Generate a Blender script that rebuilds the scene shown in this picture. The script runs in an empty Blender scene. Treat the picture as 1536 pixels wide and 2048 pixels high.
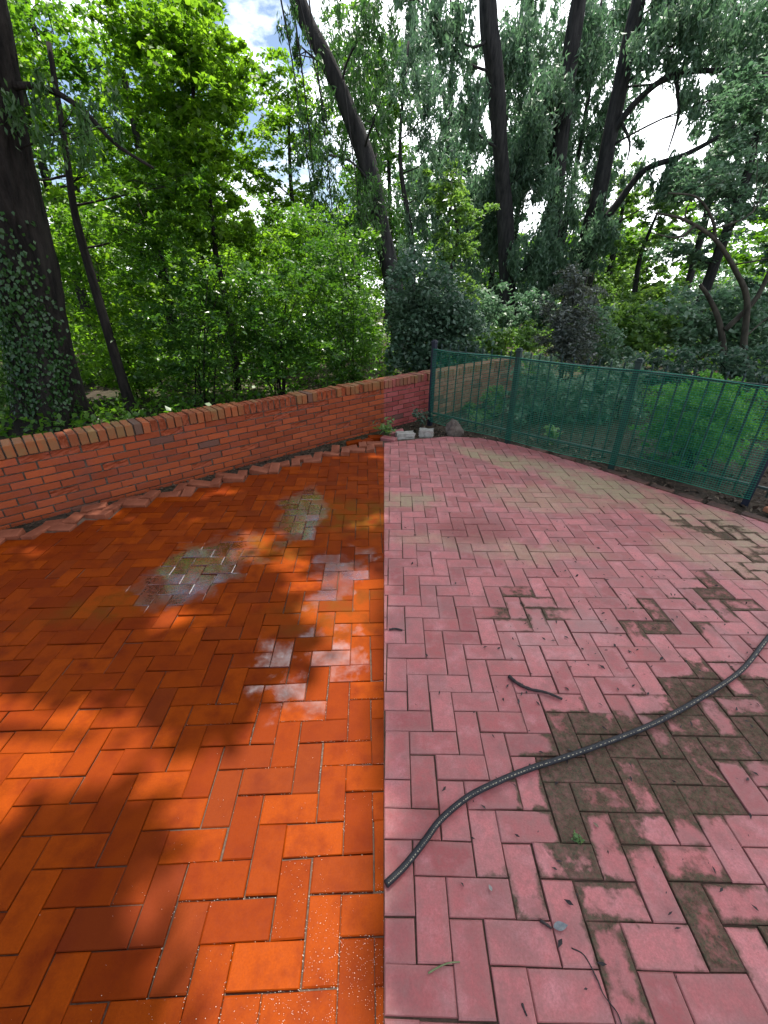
import bpy, bmesh, math, random
import numpy as np
from mathutils import Vector, Matrix, Euler, noise as mnoise
S = bpy.context.scene
COL = S.collection
R = math.radians
rnd = random.Random(11)
rg = np.random.default_rng(7)

# ------------------------------------------------------------------ camera
H = 1.65
cam = bpy.data.objects.new('camera', bpy.data.cameras.new('camera'))
COL.objects.link(cam)
cam.location = (0, 0, H)
cam.rotation_euler = (R(90 - 27.64), 0, 0)
cam.data.sensor_fit = 'VERTICAL'
cam.data.angle = 2 * math.atan(1024 / 848)
cam.data.clip_start = 0.05
cam.data.clip_end = 600
S.camera = cam

# ------------------------------------------------------------------ sky, sun, exposure
SUN_EL = 75.0
W = bpy.data.worlds.new('World')
S.world = W
W.use_nodes = True
nt = W.node_tree
bg = nt.nodes['Background']
sky = nt.nodes.new('ShaderNodeTexSky')
sky.sky_type = 'NISHITA'
sky.sun_disc = False
sky.sun_elevation = R(SUN_EL)
sky.sun_rotation = 0
tc = nt.nodes.new('ShaderNodeTexCoord')
mp = nt.nodes.new('ShaderNodeMapping')
mp.inputs['Scale'].default_value = (1.0, 1.0, 2.2)
nz = nt.nodes.new('ShaderNodeTexNoise')
nz.inputs['Scale'].default_value = 2.6
nz.inputs['Detail'].default_value = 8
nz.inputs['Roughness'].default_value = 0.58
sx = nt.nodes.new('ShaderNodeSeparateXYZ')
bias = nt.nodes.new('ShaderNodeMapRange')          # cloud cover thickens to the east
bias.inputs['From Min'].default_value = -0.12
bias.inputs['From Max'].default_value = 0.15
bias.inputs['To Min'].default_value = -0.03
bias.inputs['To Max'].default_value = 0.42
ad = nt.nodes.new('ShaderNodeMath'); ad.operation = 'ADD'
cr = nt.nodes.new('ShaderNodeMapRange')
cr.inputs['From Min'].default_value = 0.46
cr.inputs['From Max'].default_value = 0.60
mx = nt.nodes.new('ShaderNodeMix'); mx.data_type = 'RGBA'
mx.inputs[7].default_value = (9.6, 10.1, 11.2, 1)
cc = nt.nodes.new('ShaderNodeMix'); cc.data_type = 'RGBA'      # clouds shine brighter towards the sun
cc.inputs[6].default_value = (8.0, 8.6, 9.8, 1); cc.inputs[7].default_value = (20.0, 20.6, 21.5, 1)
cf = nt.nodes.new('ShaderNodeMapRange'); cf.inputs['From Min'].default_value = 0.0; cf.inputs['From Max'].default_value = 0.75
nt.links.new(cf.outputs[0], cc.inputs[0]); nt.links.new(cc.outputs[2], mx.inputs[7])
L = nt.links.new
L(tc.outputs['Generated'], mp.inputs['Vector']); L(mp.outputs[0], nz.inputs['Vector'])
L(sx.outputs[1], cf.inputs['Value']); L(tc.outputs['Generated'], sx.inputs[0]); L(sx.outputs[0], bias.inputs['Value'])
L(nz.outputs['Fac'], ad.inputs[0]); L(bias.outputs[0], ad.inputs[1])
L(ad.outputs[0], cr.inputs['Value']); L(cr.outputs[0], mx.inputs[0])
L(sky.outputs[0], mx.inputs[6]); L(mx.outputs[2], bg.inputs['Color'])
bg.inputs['Strength'].default_value = 0.10

sun = bpy.data.objects.new('sun', bpy.data.lights.new('sun', 'SUN'))
COL.objects.link(sun)
sun.data.energy = 5.0
sun.data.angle = R(0.53)
sun.data.color = (1, 0.95, 0.86)
sun.rotation_euler = (R(-(90 - SUN_EL)), 0, 0)
sun.location = (0, 5, 30)
SD = np.array([0, math.cos(R(SUN_EL)), math.sin(R(SUN_EL))])   # towards the sun

S.view_settings.view_transform = 'Standard'
S.view_settings.look = 'None'
S.view_settings.gamma = 1
S.view_settings.exposure = 0.80
S.render.engine = 'CYCLES'

# ------------------------------------------------------------------ tagging
def tag(o, label=None, cat=None, group=None, kind=None):
    if label: o['label'] = label
    if cat: o['category'] = cat
    if group: o['group'] = group
    if kind: o['kind'] = kind
    return o

def empty(name, loc, label, cat, group=None, rz=0):
    o = bpy.data.objects.new(name, None)
    COL.objects.link(o)
    o.location = loc
    o.rotation_euler = (0, 0, rz)
    o.empty_display_size = 0.2
    return tag(o, label, cat, group)

def link(name, me, mat, parent=None, loc=None):
    o = bpy.data.objects.new(name, me)
    COL.objects.link(o)
    if mat is not None and len(me.materials) == 0: me.materials.append(mat)
    if parent is not None:
        o.parent = parent
        o.location = -Vector(parent.location) if loc is None else loc   # meshes are in world coordinates by default
    elif loc is not None: o.location = loc
    return o

def mesh(verts, faces, smooth=False, name='mesh'):
    me = bpy.data.meshes.new(name)
    me.from_pydata([tuple(v) for v in verts], [], faces)
    if smooth: me.polygons.foreach_set('use_smooth', [True] * len(me.polygons))
    me.update()
    return me

class MB:
    def __init__(s): s.v = []; s.f = []; s.uv = []; s.c = []
    def poly(s, pts, faces, uvs=None, col=(0, 0, 0)):
        b = len(s.v); s.v += [tuple(p) for p in pts]
        for f in faces:
            s.f.append([b + i for i in f])
            for i in f:
                s.uv.append(uvs[i] if uvs else (0, 0)); s.c.append(col)
    def box(s, c, size, rot=None, bev=0.0, col=(0, 0, 0)):
        """box centred on c, chamfered by bev on its upper and lower rims"""
        hx, hy, hz = size[0] / 2, size[1] / 2, size[2] / 2
        b = min(bev, hx * .5, hy * .5, hz * .5)
        P = []
        for z, k in ((-hz, b), (-hz + b, 0), (hz - b, 0), (hz, b)):
            for x, y in ((-1, -1), (1, -1), (1, 1), (-1, 1)):
                P.append(Vector((x * (hx - k), y * (hy - k), z)))
        M = rot.to_matrix() if isinstance(rot, Euler) else (rot or Matrix.Identity(3))
        uv = [(p.x, p.y) for p in P]
        P = [M @ p + Vector(c) for p in P]
        F = [(3, 2, 1, 0), (12, 13, 14, 15)]
        for k in range(3):
            for i in range(4):
                j = (i + 1) % 4
                F.append((k * 4 + i, k * 4 + j, k * 4 + 4 + j, k * 4 + 4 + i))
        s.poly(P, F, uv, col)
    def build(s, name, mat, parent=None, smooth=False, loc=None):
        me = mesh(s.v, s.f, smooth, name)
        uv = me.uv_layers.new(name='UVMap')
        uv.data.foreach_set('uv', np.array(s.uv, 'f').ravel())
        ca = me.color_attributes.new('tone', 'FLOAT_COLOR', 'CORNER')
        ca.data.foreach_set('color', np.c_[np.array(s.c, 'f'), np.ones(len(s.c), 'f')].ravel())
        return link(name, me, mat, parent, loc)

def tube(pts, radii, n=8, bump=0.0, seed=0, cap=True):
    """swept tube through pts: returns verts, faces"""
    P = [Vector(p) for p in pts]; V = []; F = []
    up = Vector((0.3, 1, 0.1)).normalized()
    for i, p in enumerate(P):
        t = (P[min(i + 1, len(P) - 1)] - P[max(i - 1, 0)]).normalized()
        a = (up - t * up.dot(t)).normalized(); b = t.cross(a)
        up = a
        for k in range(n):
            an = 2 * math.pi * k / n
            d = a * math.cos(an) + b * math.sin(an)
            r = radii[i]
            if n > 40: r *= 1 + .07 * (1 - abs(mnoise.noise(Vector((math.cos(an) * 7 + seed, math.sin(an) * 7, p.z * 1.1 + seed)))) * 3)
            if bump: r *= 1 + bump * mnoise.noise(Vector((math.cos(an) * 1.5 + seed, math.sin(an) * 1.5, p.z * .7)))
            V.append(p + d * r)
    for i in range(len(P) - 1):
        for k in range(n):
            j = (k + 1) % n
            F.append((i * n + k, i * n + j, (i + 1) * n + j, (i + 1) * n + k))
    if cap:
        F.append(tuple(range(n - 1, -1, -1))); F.append(tuple((len(P) - 1) * n + k for k in range(n)))
    return V, F

def spline(pts, m=6):
    """Catmull-Rom through pts"""
    P = [np.array(p, float) for p in pts]
    P = [2 * P[0] - P[1]] + P + [2 * P[-1] - P[-2]]
    out = []
    for i in range(1, len(P) - 2):
        for k in range(m):
            t = k / m
            out.append(.5 * ((2 * P[i]) + (-P[i-1] + P[i+1]) * t + (2*P[i-1] - 5*P[i] + 4*P[i+1] - P[i+2]) * t*t + (-P[i-1] + 3*P[i] - 3*P[i+1] + P[i+2]) * t**3))
    out.append(P[-2])
    return out

def multitube(specs, name, mat, parent, n=8, bump=0.0, smooth=True):
    V = []; F = []
    for k, (pts, radii) in enumerate(specs):
        v, f = tube(pts, radii, n, bump, k * 3.7)
        b = len(V); V += v; F += [tuple(b + i for i in q) for q in f]
    return link(name, mesh(V, F, smooth, name), mat, parent)

# ------------------------------------------------------------------ materials
class NT:
    def __init__(s, name):
        s.m = bpy.data.materials.new(name); s.m.use_nodes = True
        s.t = s.m.node_tree; s.n = s.t.nodes; s.p = s.n['Principled BSDF']; s.out = s.n['Material Output']
        s.tc = s.n.new('ShaderNodeTexCoord')
    def link(s, a, b): s.t.links.new(a, b)
    def val(s, x, sock):
        if hasattr(x, 'links'): s.link(x, sock)
        elif isinstance(x, (tuple, list)) and len(x) == 3 and sock.type == 'RGBA': sock.default_value = (*x, 1)
        else: sock.default_value = x
    def noise(s, scale, detail=4, rough=.55, vec=None, out='Fac'):
        n = s.n.new('ShaderNodeTexNoise'); n.inputs['Scale'].default_value = scale
        n.inputs['Detail'].default_value = detail; n.inputs['Roughness'].default_value = rough
        s.link(vec if vec is not None else s.tc.outputs['Object'], n.inputs['Vector'])
        return n.outputs[out]
    def rng(s, v, a, b, c=0., d=1., smooth=False):
        n = s.n.new('ShaderNodeMapRange'); n.clamp = True
        if smooth: n.interpolation_type = 'SMOOTHSTEP'
        s.val(v, n.inputs['Value'])
        for k, x in zip(('From Min', 'From Max', 'To Min', 'To Max'), (a, b, c, d)): n.inputs[k].default_value = x
        return n.outputs[0]
    def math(s, op, a, b=0., clamp=False):
        n = s.n.new('ShaderNodeMath'); n.operation = op; n.use_clamp = clamp
        s.val(a, n.inputs[0]); s.val(b, n.inputs[1]); return n.outputs[0]
    def mix(s, f, a, b, mode='MIX'):
        n = s.n.new('ShaderNodeMix'); n.data_type = 'RGBA'; n.blend_type = mode
        s.val(f, n.inputs[0]); s.val(a, n.inputs[6]); s.val(b, n.inputs[7]); return n.outputs[2]
    def map(s, scale, loc=(0, 0, 0)):
        n = s.n.new('ShaderNodeMapping'); n.inputs['Scale'].default_value = scale; n.inputs['Location'].default_value = loc
        s.link(s.tc.outputs['Object'], n.inputs[0]); return n.outputs[0]
    def tone(s):
        a = s.n.new('ShaderNodeAttribute'); a.attribute_name = 'tone'
        q = s.n.new('ShaderNodeSeparateColor'); s.link(a.outputs['Color'], q.inputs[0]); return q.outputs
    def set(s, color=None, rough=None, bump=None, bstr=.3, bdist=.01, **kw):
        if color is not None: s.val(color, s.p.inputs['Base Color'])
        if rough is not None: s.val(rough, s.p.inputs['Roughness'])
        if bump is not None:
            b = s.n.new('ShaderNodeBump'); b.inputs['Strength'].default_value = bstr; b.inputs['Distance'].default_value = bdist
            s.link(bump, b.inputs['Height']); s.link(b.outputs[0], s.p.inputs['Normal'])
        for k, v in kw.items(): s.val(v, s.p.inputs[k.replace('_', ' ')])
        return s.m
    def blobs(s, items, warp=.25, wscale=3.):
        """soft patches on the ground: items of (x, y, rx, ry, angle) -> 0..1"""
        nzc = s.noise(wscale, 4, .6, out='Color')
        vm = s.n.new('ShaderNodeVectorMath'); vm.operation = 'MULTIPLY_ADD'
        s.link(nzc, vm.inputs[0]); vm.inputs[1].default_value = (warp * 2, warp * 2, 0)
        s.link(s.tc.outputs['Object'], vm.inputs[2])
        off = s.n.new('ShaderNodeVectorMath'); off.operation = 'SUBTRACT'
        s.link(vm.outputs[0], off.inputs[0]); off.inputs[1].default_value = (warp, warp, 0)
        acc = None
        for it in items:
            x, y, rx, ry, an = it[:5]
            mp = s.n.new('ShaderNodeMapping'); mp.vector_type = 'TEXTURE'
            mp.inputs['Location'].default_value = (x, y, 0); mp.inputs['Rotation'].default_value = (0, 0, an)
            mp.inputs['Scale'].default_value = (rx, ry, 1000)
            s.link(off.outputs[0], mp.inputs[0])
            ln = s.n.new('ShaderNodeVectorMath'); ln.operation = 'LENGTH'; s.link(mp.outputs[0], ln.inputs[0])
            v = s.rng(ln.outputs['Value'], 1.15, .45, 0, it[5] if len(it) > 5 else 1., True)
            acc = v if acc is None else s.math('MAXIMUM', acc, v)
        return acc

def mat_left_brick():  # orange base colour carries this half's sunny light and exposure
    s = NT('sun-tinted orange brick'); r, g, b = s.tone()[:3]
    big = s.noise(1.2, 3); fine = s.noise(60, 6, .7); mid = s.noise(9, 5, .6)
    c = s.mix(r, (.150, .020, .0006), (.255, .041, .001))
    c = s.mix(s.rng(mid, .45, .75), c, (.12, .014, .0015))
    c = s.mix(s.rng(g, .86, .95, 0, .5), c, (.10, .018, .005))
    stain = s.blobs([(-.25, 3.1, .5, .35, 0), (-1.55, 2.0, .5, .2, .2, .6), (-.85, 2.6, .35, .2, 0, .8), (-.3, 1.9, .4, .25, 0, .5)], .3, 2)
    c = s.mix(s.math('MULTIPLY', stain, s.rng(mid, .42, .62, .15, .75)), c, (.135, .062, .003))
    c = s.mix(s.rng(fine, .62, .8, 0, .45), c, (.10, .016, .005))
    wet = s.blobs([(-.66, 3.1, .26, .62, .1), (-1.25, 2.35, .36, .48, -.5), (-.36, 1.50, .34, .25, 0, .42), 
                   (-.3, 2.2, .25, .5, 0, .5)], .32, 3.4)
    spl = s.rng(s.noise(26, 5, .7), .42, .62)
    wq = s.math('ADD', wet, s.math('ADD', s.math('MULTIPLY', s.math('SUBTRACT', b, .5), .55), s.math('MULTIPLY', s.math('SUBTRACT', s.noise(11, 5, .7), .5), .6)))
    w2 = s.math('MULTIPLY', s.rng(wq, .24, .90), s.rng(spl, 0, 1, .55, 1.))
    w2 = s.math('MULTIPLY', w2, s.rng(wet, .0, .2))
    rough = s.rng(w2, 0, 1, .58, .07)
    rough = s.math('ADD', rough, s.rng(fine, .3, .8, -.03, .10))
    bump = s.math('ADD', s.math('MULTIPLY', s.noise(75, 4, .6), .30), s.math('MULTIPLY', s.noise(14, 3), .5))
    c = s.mix(s.math('MULTIPLY', w2, .65), c, (.045, .010, .004))
    bump = s.math('ADD', bump, s.math('MULTIPLY', s.math('MULTIPLY', s.noise(48, 4, .7), w2), .45))
    c = s.mix(s.rng(s.noise(190, 3, .8), .3, .7, .0, .35), c, (.10, .012, .002))
    return s.set(c, rough, bump, .26, .006, Specular_IOR_Level=s.rng(w2, 0, 1, .05, .9), Coat_Weight=w2, Coat_Roughness=.09, Coat_IOR=2.5)

def mat_right_brick():  # pink base lightened to carry this half's overcast light and exposure
    s = NT('overcast-tinted pink brick'); r, g, b = s.tone()[:3]
    mid = s.noise(8, 5, .6); fine = s.noise(70, 5, .7); big = s.noise(1.1, 3)
    c = s.mix(r, (.33, .072, .072), (.60, .180, .178))
    c = s.mix(s.rng(g, .8, .95, 0, .7), c, (.36, .065, .06))
    c = s.mix(s.rng(mid, .50, .72, 0, .55), c, (.68, .30, .31))
    c = s.mix(s.rng(s.noise(5.5, 6, .65, s.map((1, 1, 1), (7, 3, 0))), .50, .68, 0, .62), c, (.20, .085, .080))
    # distance to the brick's own edge, from its UVs in metres
    q = s.n.new('ShaderNodeSeparateXYZ'); s.link(s.tc.outputs['UV'], q.inputs[0])
    eu = s.math('SUBTRACT', .0985, s.math('ABSOLUTE', q.outputs[0])); ev = s.math('SUBTRACT', .0485, s.math('ABSOLUTE', q.outputs[1]))
    ed = s.math('MINIMUM', eu, ev)
    edge = s.rng(s.math('ADD', ed, s.math('MULTIPLY', s.noise(22, 4, .6), .030)), .014, .038, 1, 0)
    c = s.mix(s.math('MULTIPLY', edge, .45), c, (.33, .17, .15))
    lich = s.blobs([(1.35, 4.35, .9, .22, -.7), (2.0, 3.75, 1.1, .3, -.85), (2.55, 3.0, .7, .3, -.9, .9), (1.45, 3.4, .8, .3, -.3, .55), (.1, 3.35, .45, .22, 0, .9), (.8, 2.6, .9, .16, -.1, .5), (2.5, 2.4, .6, .35, -.5, .6)], .35, 2.2)
    c = s.mix(s.math('MULTIPLY', lich, s.rng(s.math('ADD', mid, s.math('MULTIPLY', g, .25)), .38, .68, .35, .95)), c, (.36, .32, .165))
    wash = s.rng(s.noise(2.6, 6, .7, s.map((1, 1, 1), (1, 6, 0))), .50, .70, 0, .5)
    c = s.mix(wash, c, (.26, .15, .14))
    moss = s.blobs([(.98, 1.02, .42, .24, -.5), (.72, .84, .28, .26, -.9, .95), (1.5, 1.25, .5, .3, .5), (.85, 1.95, .3, .22, 0, .35), (1.7, 1.9, .6, .2, .3, .4),
                    (.62, .5, .12, .3, .4, .55), (.42, .62, .2, .12, 0, .3), (1.0, .55, .35, .16, 0, .4), (2.3, 2.2, .9, .25, .5, .35), (2.6, 2.9, .5, .2, -.8, .7)], .16, 5)
    m2 = s.math('ADD', s.math('MULTIPLY', moss, 1.15), s.math('MULTIPLY', edge, .5))
    m2 = s.math('ADD', m2, s.math('MULTIPLY', s.math('SUBTRACT', g, .55), 1.15))
    m3 = s.rng(s.math('ADD', s.math('MULTIPLY', m2, .8), s.math('MULTIPLY', s.noise(16, 7, .7), 1.3)), 1.16, 1.42, 0, .96)
    m3 = s.math('MULTIPLY', m3, s.rng(moss, 0, .25))
    c = s.mix(m3, c, s.mix(s.rng(s.noise(45, 6, .8), .35, .65), (.010, .024, .011), (.055, .086, .044)))
    dark = s.blobs([(.72, 2.85, .34, .26, .1), (.17, .86, .1, .05, 0, .8)], .1, 5)
    c = s.mix(s.math('MULTIPLY', dark, s.rng(mid, .3, .6, .5, .9)), c, (.22, .04, .035))
    c = s.mix(s.rng(fine, .66, .78, 0, .6), c, (.12, .07, .06))
    damp = s.blobs([(.35, .60, .4, .3, 0), (.95, 1.75, .4, .25, .3), (.5, .95, .5, .12, .4, .8)], .3, 4)
    rough = s.math('SUBTRACT', s.rng(fine, .3, .8, .50, .70), s.math('MULTIPLY', damp, .22))
    c = s.mix(s.rng(s.noise(150, 5, .85), .38, .68, 0, .6), c, (.20, .06, .055))
    c = s.mix(s.rng(s.noise(30, 6, .75, s.map((1, 1, 1), (2, 9, 0))), .47, .68, 0, .6), c, (.26, .11, .10))
    bump = s.math('ADD', s.math('MULTIPLY', s.noise(110, 4, .7), .5), s.math('MULTIPLY', s.noise(20, 4), .6))
    rough = s.math('ADD', rough, s.math('MULTIPLY', m3, .3))
    return s.set(c, rough, bump, .35, .004, Specular_IOR_Level=s.rng(m3, 0, 1, .45, .12))

def mat_wall_brick():
    s = NT('wall brick'); r, g, b = s.tone()[:3]
    mid = s.noise(7, 5, .6); fine = s.noise(55, 5, .7)
    q = s.n.new('ShaderNodeSeparateXYZ'); s.link(s.tc.outputs['Object'], q.inputs[0])
    # orange length has sunny light in its colour, red overcast; brown behind the fence
    side = s.rng(q.outputs[0], -.006, .006)
    co = s.mix(r, (.21, .038, .010), (.36, .072, .019)); cp = s.mix(r, (.26, .048, .045), (.38, .09, .085))
    cb = s.mix(r, (.26, .11, .07), (.38, .19, .12))
    c = s.mix(side, co, cp); c = s.mix(s.rng(q.outputs[0], .62, .75), c, cb)
    c = s.mix(s.rng(mid, .48, .75, 0, .7), c, (.24, .055, .03))
    c = s.mix(s.math('MULTIPLY', b, s.rng(mid, .35, .6, .25, .95)), c, (.20, .125, .045))          # lichen on the coping
    c = s.mix(s.rng(g, .93, .97, 0, .8), c, (.10, .06, .045))
    c = s.mix(s.rng(fine, .66, .82, 0, .45), c, (.30, .19, .15))
    c = s.mix(s.rng(s.noise(3.3, 5, .6, s.map((1, 1, 1), (5, 5, 2))), .58, .75, 0, .45), c, (.13, .05, .035))
    return s.set(c, s.rng(fine, .3, .8, .6, .85), s.math('ADD', fine, s.math('MULTIPLY', mid, .8)), .6, .006, Specular_IOR_Level=.3)

def simple(name, a, b, scale=8, rough=.7, bstr=.3, bdist=.005, detail=5, spec=.4, metal=0, mscale=None):
    s = NT(name)
    n = s.noise(scale, detail, .62, s.map(mscale) if mscale else None)
    return s.set(s.mix(s.rng(n, .3, .7), a, b), rough, n, bstr, bdist, Specular_IOR_Level=spec, Metallic=metal)

def mat_leaf(name, a, b, c, rough=.42, trans=.38, tcol=None, spec=.5):
    """a..b: common range, c: the paler young leaves"""
    s = NT(name)
    gi = s.n.new('ShaderNodeNewGeometry')
    ri = gi.outputs['Random Per Island']
    cl = s.noise(1.6, 2)
    k = s.mix(ri, a, b); k = s.mix(s.rng(cl, .45, .7, 0, .6), k, c); k = s.mix(s.rng(ri, .93, 1., 0, .6), k, c)
    s.set(k, rough, Specular_IOR_Level=spec)
    tr = s.n.new('ShaderNodeBsdfTranslucent')
    s.link(s.mix(.8, k, tcol or (.30, .50, .04), 'MIX') if tcol else s.mix(1., k, (1.4, 1.7, 1.35) if 'cool' in name or 'narrow' in name else (1.9, 1.9, .8), 'MULTIPLY'), tr.inputs['Color'])
    ms = s.n.new('ShaderNodeMixShader'); ms.inputs[0].default_value = trans
    s.link(s.p.outputs[0], ms.inputs[1]); s.link(tr.outputs[0], ms.inputs[2]); s.link(ms.outputs[0], s.out.inputs['Surface'])
    return s.m

M = {}
M['lbrick'] = mat_left_brick()
M['rbrick'] = mat_right_brick()
M['wbrick'] = mat_wall_brick()
M['mortar'] = simple('mortar', (.06, .045, .032), (.16, .125, .095), 30, .9, .8, .01)  # darkened, shade of the recessed joints put into its colour
M['joint'] = simple('joint sand', (.045, .028, .02), (.12, .075, .05), 60, .95, .6, .004)
M['bark'] = simple('bark', (.005, .0045, .004), (.038, .032, .027), 14, .9, 1., .05, 7, .2, mscale=(1, 1, .16))
M['bark_dark'] = simple('dark bark', (.012, .012, .013), (.065, .060, .058), 10, .9, 1., .05, 6, .2, mscale=(1, 1, .2))
M['bark_pale'] = simple('pale bark', (.03, .027, .02), (.11, .095, .07), 12, .85, .6, .02, 6, .2, mscale=(1, 1, .4))
M['iron'] = simple('dark painted iron', (.010, .013, .026), (.025, .030, .048), 25, .45, .2, .002)
M['iron_green'] = simple('green black painted iron', (.010, .030, .026), (.022, .05, .042), 25, .45, .2, .002)
M['net'] = simple('green plastic net', (.004, .17, .095), (.010, .26, .155), 9, .45, .0, .001)
M['rubber'] = simple('black rubber', (.007, .008, .011), (.022, .023, .028), 40, .6, .2, .002)
M['print'] = simple('pale print', (.22, .19, .13), (.40, .35, .24), 90, .7, 0, .001)
M['wood'] = simple('wet dead wood', (.012, .009, .010), (.05, .035, .032), 60, .7, .8, .004)
M['stem_green'] = simple('green stem', (.10, .13, .05), (.20, .22, .10), 30, .6, .2, .002)
M['rock'] = simple('rock', (.07, .055, .045), (.22, .18, .145), 9, .85, .8, .03)
M['concrete'] = simple('pale stone', (.20, .19, .165), (.42, .40, .35), 14, .85, .6, .01)
M['grain'] = simple('white grit and glitter', (.6, .55, .47), (.85, .82, .75), 90, .6, 0, .001)
M['litter'] = simple('dead leaf', (.025, .018, .013), (.12, .075, .045), 25, .8, .3, .003)
M['litter_pale'] = simple('dry leaf', (.13, .09, .055), (.28, .21, .14), 25, .8, .3, .003)

def mat_soil():
    s = NT('woodland soil'); n = s.noise(6, 8, .7); f = s.noise(40, 6, .7); g = s.noise(.35, 4)
    c = s.mix(s.rng(n, .35, .65), (.022, .017, .012), (.075, .055, .038)); c = s.mix(s.rng(f, .55, .75, 0, .6), c, (.13, .10, .07))
    c = s.mix(s.rng(g, .42, .62, 0, .6), c, (.03, .045, .015))
    return s.set(c, .95, s.math('ADD', n, s.math('MULTIPLY', f, .5)), .8, .04, Specular_IOR_Level=.2)
M['soil'] = mat_soil()

LF = {}
LF['bright'] = mat_leaf('sunny maple leaf', (.06, .14, .016), (.12, .24, .022), (.20, .33, .035), .40, .58)
LF['mid'] = mat_leaf('green leaf', (.040, .115, .014), (.09, .20, .022), (.14, .27, .03), .38, .52)
LF['shrub'] = mat_leaf('glossy shrub leaf', (.025, .085, .014), (.06, .15, .022), (.10, .21, .03), .30, .42, spec=.55)
LF['willow'] = mat_leaf('narrow leaf', (.03, .08, .02), (.07, .15, .035), (.10, .2, .05), .42, .36)
LF['cool'] = mat_leaf('cool green leaf', (.070, .135, .078), (.145, .24, .145), (.21, .31, .18), .45, .30)
LF['cooldark'] = mat_leaf('dark cool leaf', (.042, .092, .056), (.09, .16, .10), (.135, .21, .13), .40, .25)
LF['fresh'] = mat_leaf('fresh pale leaf', (.08, .17, .05), (.14, .25, .08), (.20, .32, .08), .45, .42)
LF['purple'] = mat_leaf('dusky leaf', (.045, .060, .048), (.10, .12, .10), (.16, .18, .155), .38, .15, spec=.6)
LF['ivy'] = mat_leaf('ivy leaf', (.015, .055, .012), (.035, .10, .018), (.05, .13, .03), .35, .25)
LF['box'] = mat_leaf('box leaf', (.05, .19, .022), (.10, .30, .035), (.15, .36, .06), .45, .35)

# ------------------------------------------------------------------ foliage
def leaf_mesh(C, D, N, ln, wd, name):
    """C centres, D leaf directions, N rough normals, ln/wd arrays: one folded diamond-like blade per leaf"""
    D = D / np.linalg.norm(D, axis=1, keepdims=True)
    Sd = np.cross(D, N); Sd /= np.linalg.norm(Sd, axis=1, keepdims=True) + 1e-9
    Nn = np.cross(Sd, D)
    ln = ln[:, None]; wd = wd[:, None]
    a = C - D * ln * .5; b = C + D * ln * .5 - Nn * ln * .10
    l = C - D * ln * .06 + Sd * wd * .5 + Nn * wd * .14; r = C - D * ln * .06 - Sd * wd * .5 + Nn * wd * .14
    n = len(C)
    V = np.stack([a, r, b, l], 1).reshape(-1, 3)
    me = bpy.data.meshes.new(name)
    me.vertices.add(n * 4); me.vertices.foreach_set('co', V.astype('f').ravel())
    me.loops.add(n * 4); me.loops.foreach_set('vertex_index', np.arange(n * 4, dtype='i'))
    me.polygons.add(n); me.polygons.foreach_set('loop_start', np.arange(0, n * 4, 4, dtype='i'))
    try: me.polygons.foreach_set('loop_total', np.full(n, 4, 'i'))
    except Exception: pass
    me.update(calc_edges=True)
    return me

def unit(n):
    v = rg.normal(size=(n, 3)); return v / np.linalg.norm(v, axis=1, keepdims=True)

def clumps(blobs, per=42, hang=False, spread=1.0):
    """leaf positions for a list of ellipsoids (cx,cy,cz,rx,ry,rz,n)"""
    out = []
    for (cx, cy, cz, rx, ry, rz, n) in blobs:
        k = max(3, int(n / per))
        u = unit(k) * (rg.random(k)[:, None] ** .42)
        # lumpy outline: push directions in and out
        lump = 1 + .28 * np.sin(u[:, 0] * 5 + cx * 3) * np.cos(u[:, 2] * 6 + cy) + rg.normal(0, .09, k)
        c = np.array([cx, cy, cz]) + u * np.array([rx, ry, rz]) * lump[:, None]
        rr = min(rx, rz) * rg.uniform(.13, .30, k) * spread
        m = rg.poisson(per, k) + 4
        idx = np.repeat(np.arange(k), m)
        o = rg.normal(0, .55, (len(idx), 3)) * rr[idx][:, None]
        if hang: o *= np.array([.85, .85, 1.7]); o[:, 2] -= rr[idx] * .5
        else:
            o *= np.array([1.25, 1.25, .55])
            o[:, 2] -= .35 * (o[:, 0]**2 + o[:, 1]**2) / (rr[idx] + .05)
        out.append(c[idx] + o)
    return np.concatenate(out)

def foliage(name, P, mat, parent, size, aspect=.5, hang=False, tilt=.55, keep=None):
    if keep is not None: P = P[keep(P)]
    n = len(P)
    if hang:
        D = rg.normal(0, .5, (n, 3)); D[:, 2] -= .8; N = unit(n)
    else:
        D = rg.normal(0, 1, (n, 3)); D[:, 2] = D[:, 2] * .35 - .35
        N = rg.normal(0, tilt, (n, 3)); N[:, 2] += 1
    ln = size * rg.uniform(.6, 1.25, n)
    me = leaf_mesh(P, D, N, ln, ln * aspect * rg.uniform(.8, 1.2, n), name)
    return link(name, me, mat, parent)

def limbs_to(trunk_pts, blobs, r0, jitter=.25):
    """limbs from the trunk to each leaf mass, with forks inside it"""
    out = []
    T = [np.array(p, float) for p in trunk_pts]
    for (cx, cy, cz, rx, ry, rz, n) in blobs:
        c = np.array([cx, cy, cz])
        cand = [t for t in T if t[2] < cz + .2] or T[:1]
        s = min(cand, key=lambda t: np.linalg.norm(t - c) + .5 * abs(t[2] - (cz - rz)))
        d = np.linalg.norm(c - s)
        if d > 8: continue
        mid = (s + c) / 2 + rg.normal(0, jitter * .4, 3) * min(d, 2) ; mid[2] -= .08 * d
        pts = spline([s, mid, c], 4)
        rr = np.linspace(r0, r0 * .35, len(pts))
        out.append((pts, rr))
        for k in range(5):
            e = c + unit(1)[0] * np.array([rx, ry, rz]) * .8
            st = pts[-1 - (k % 3) * 2]
            m2 = (st + e) / 2 + rg.normal(0, .12, 3)
            out.append((spline([st, m2, e], 3), np.linspace(r0 * .38, r0 * .1, 7)))
    return out

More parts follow.
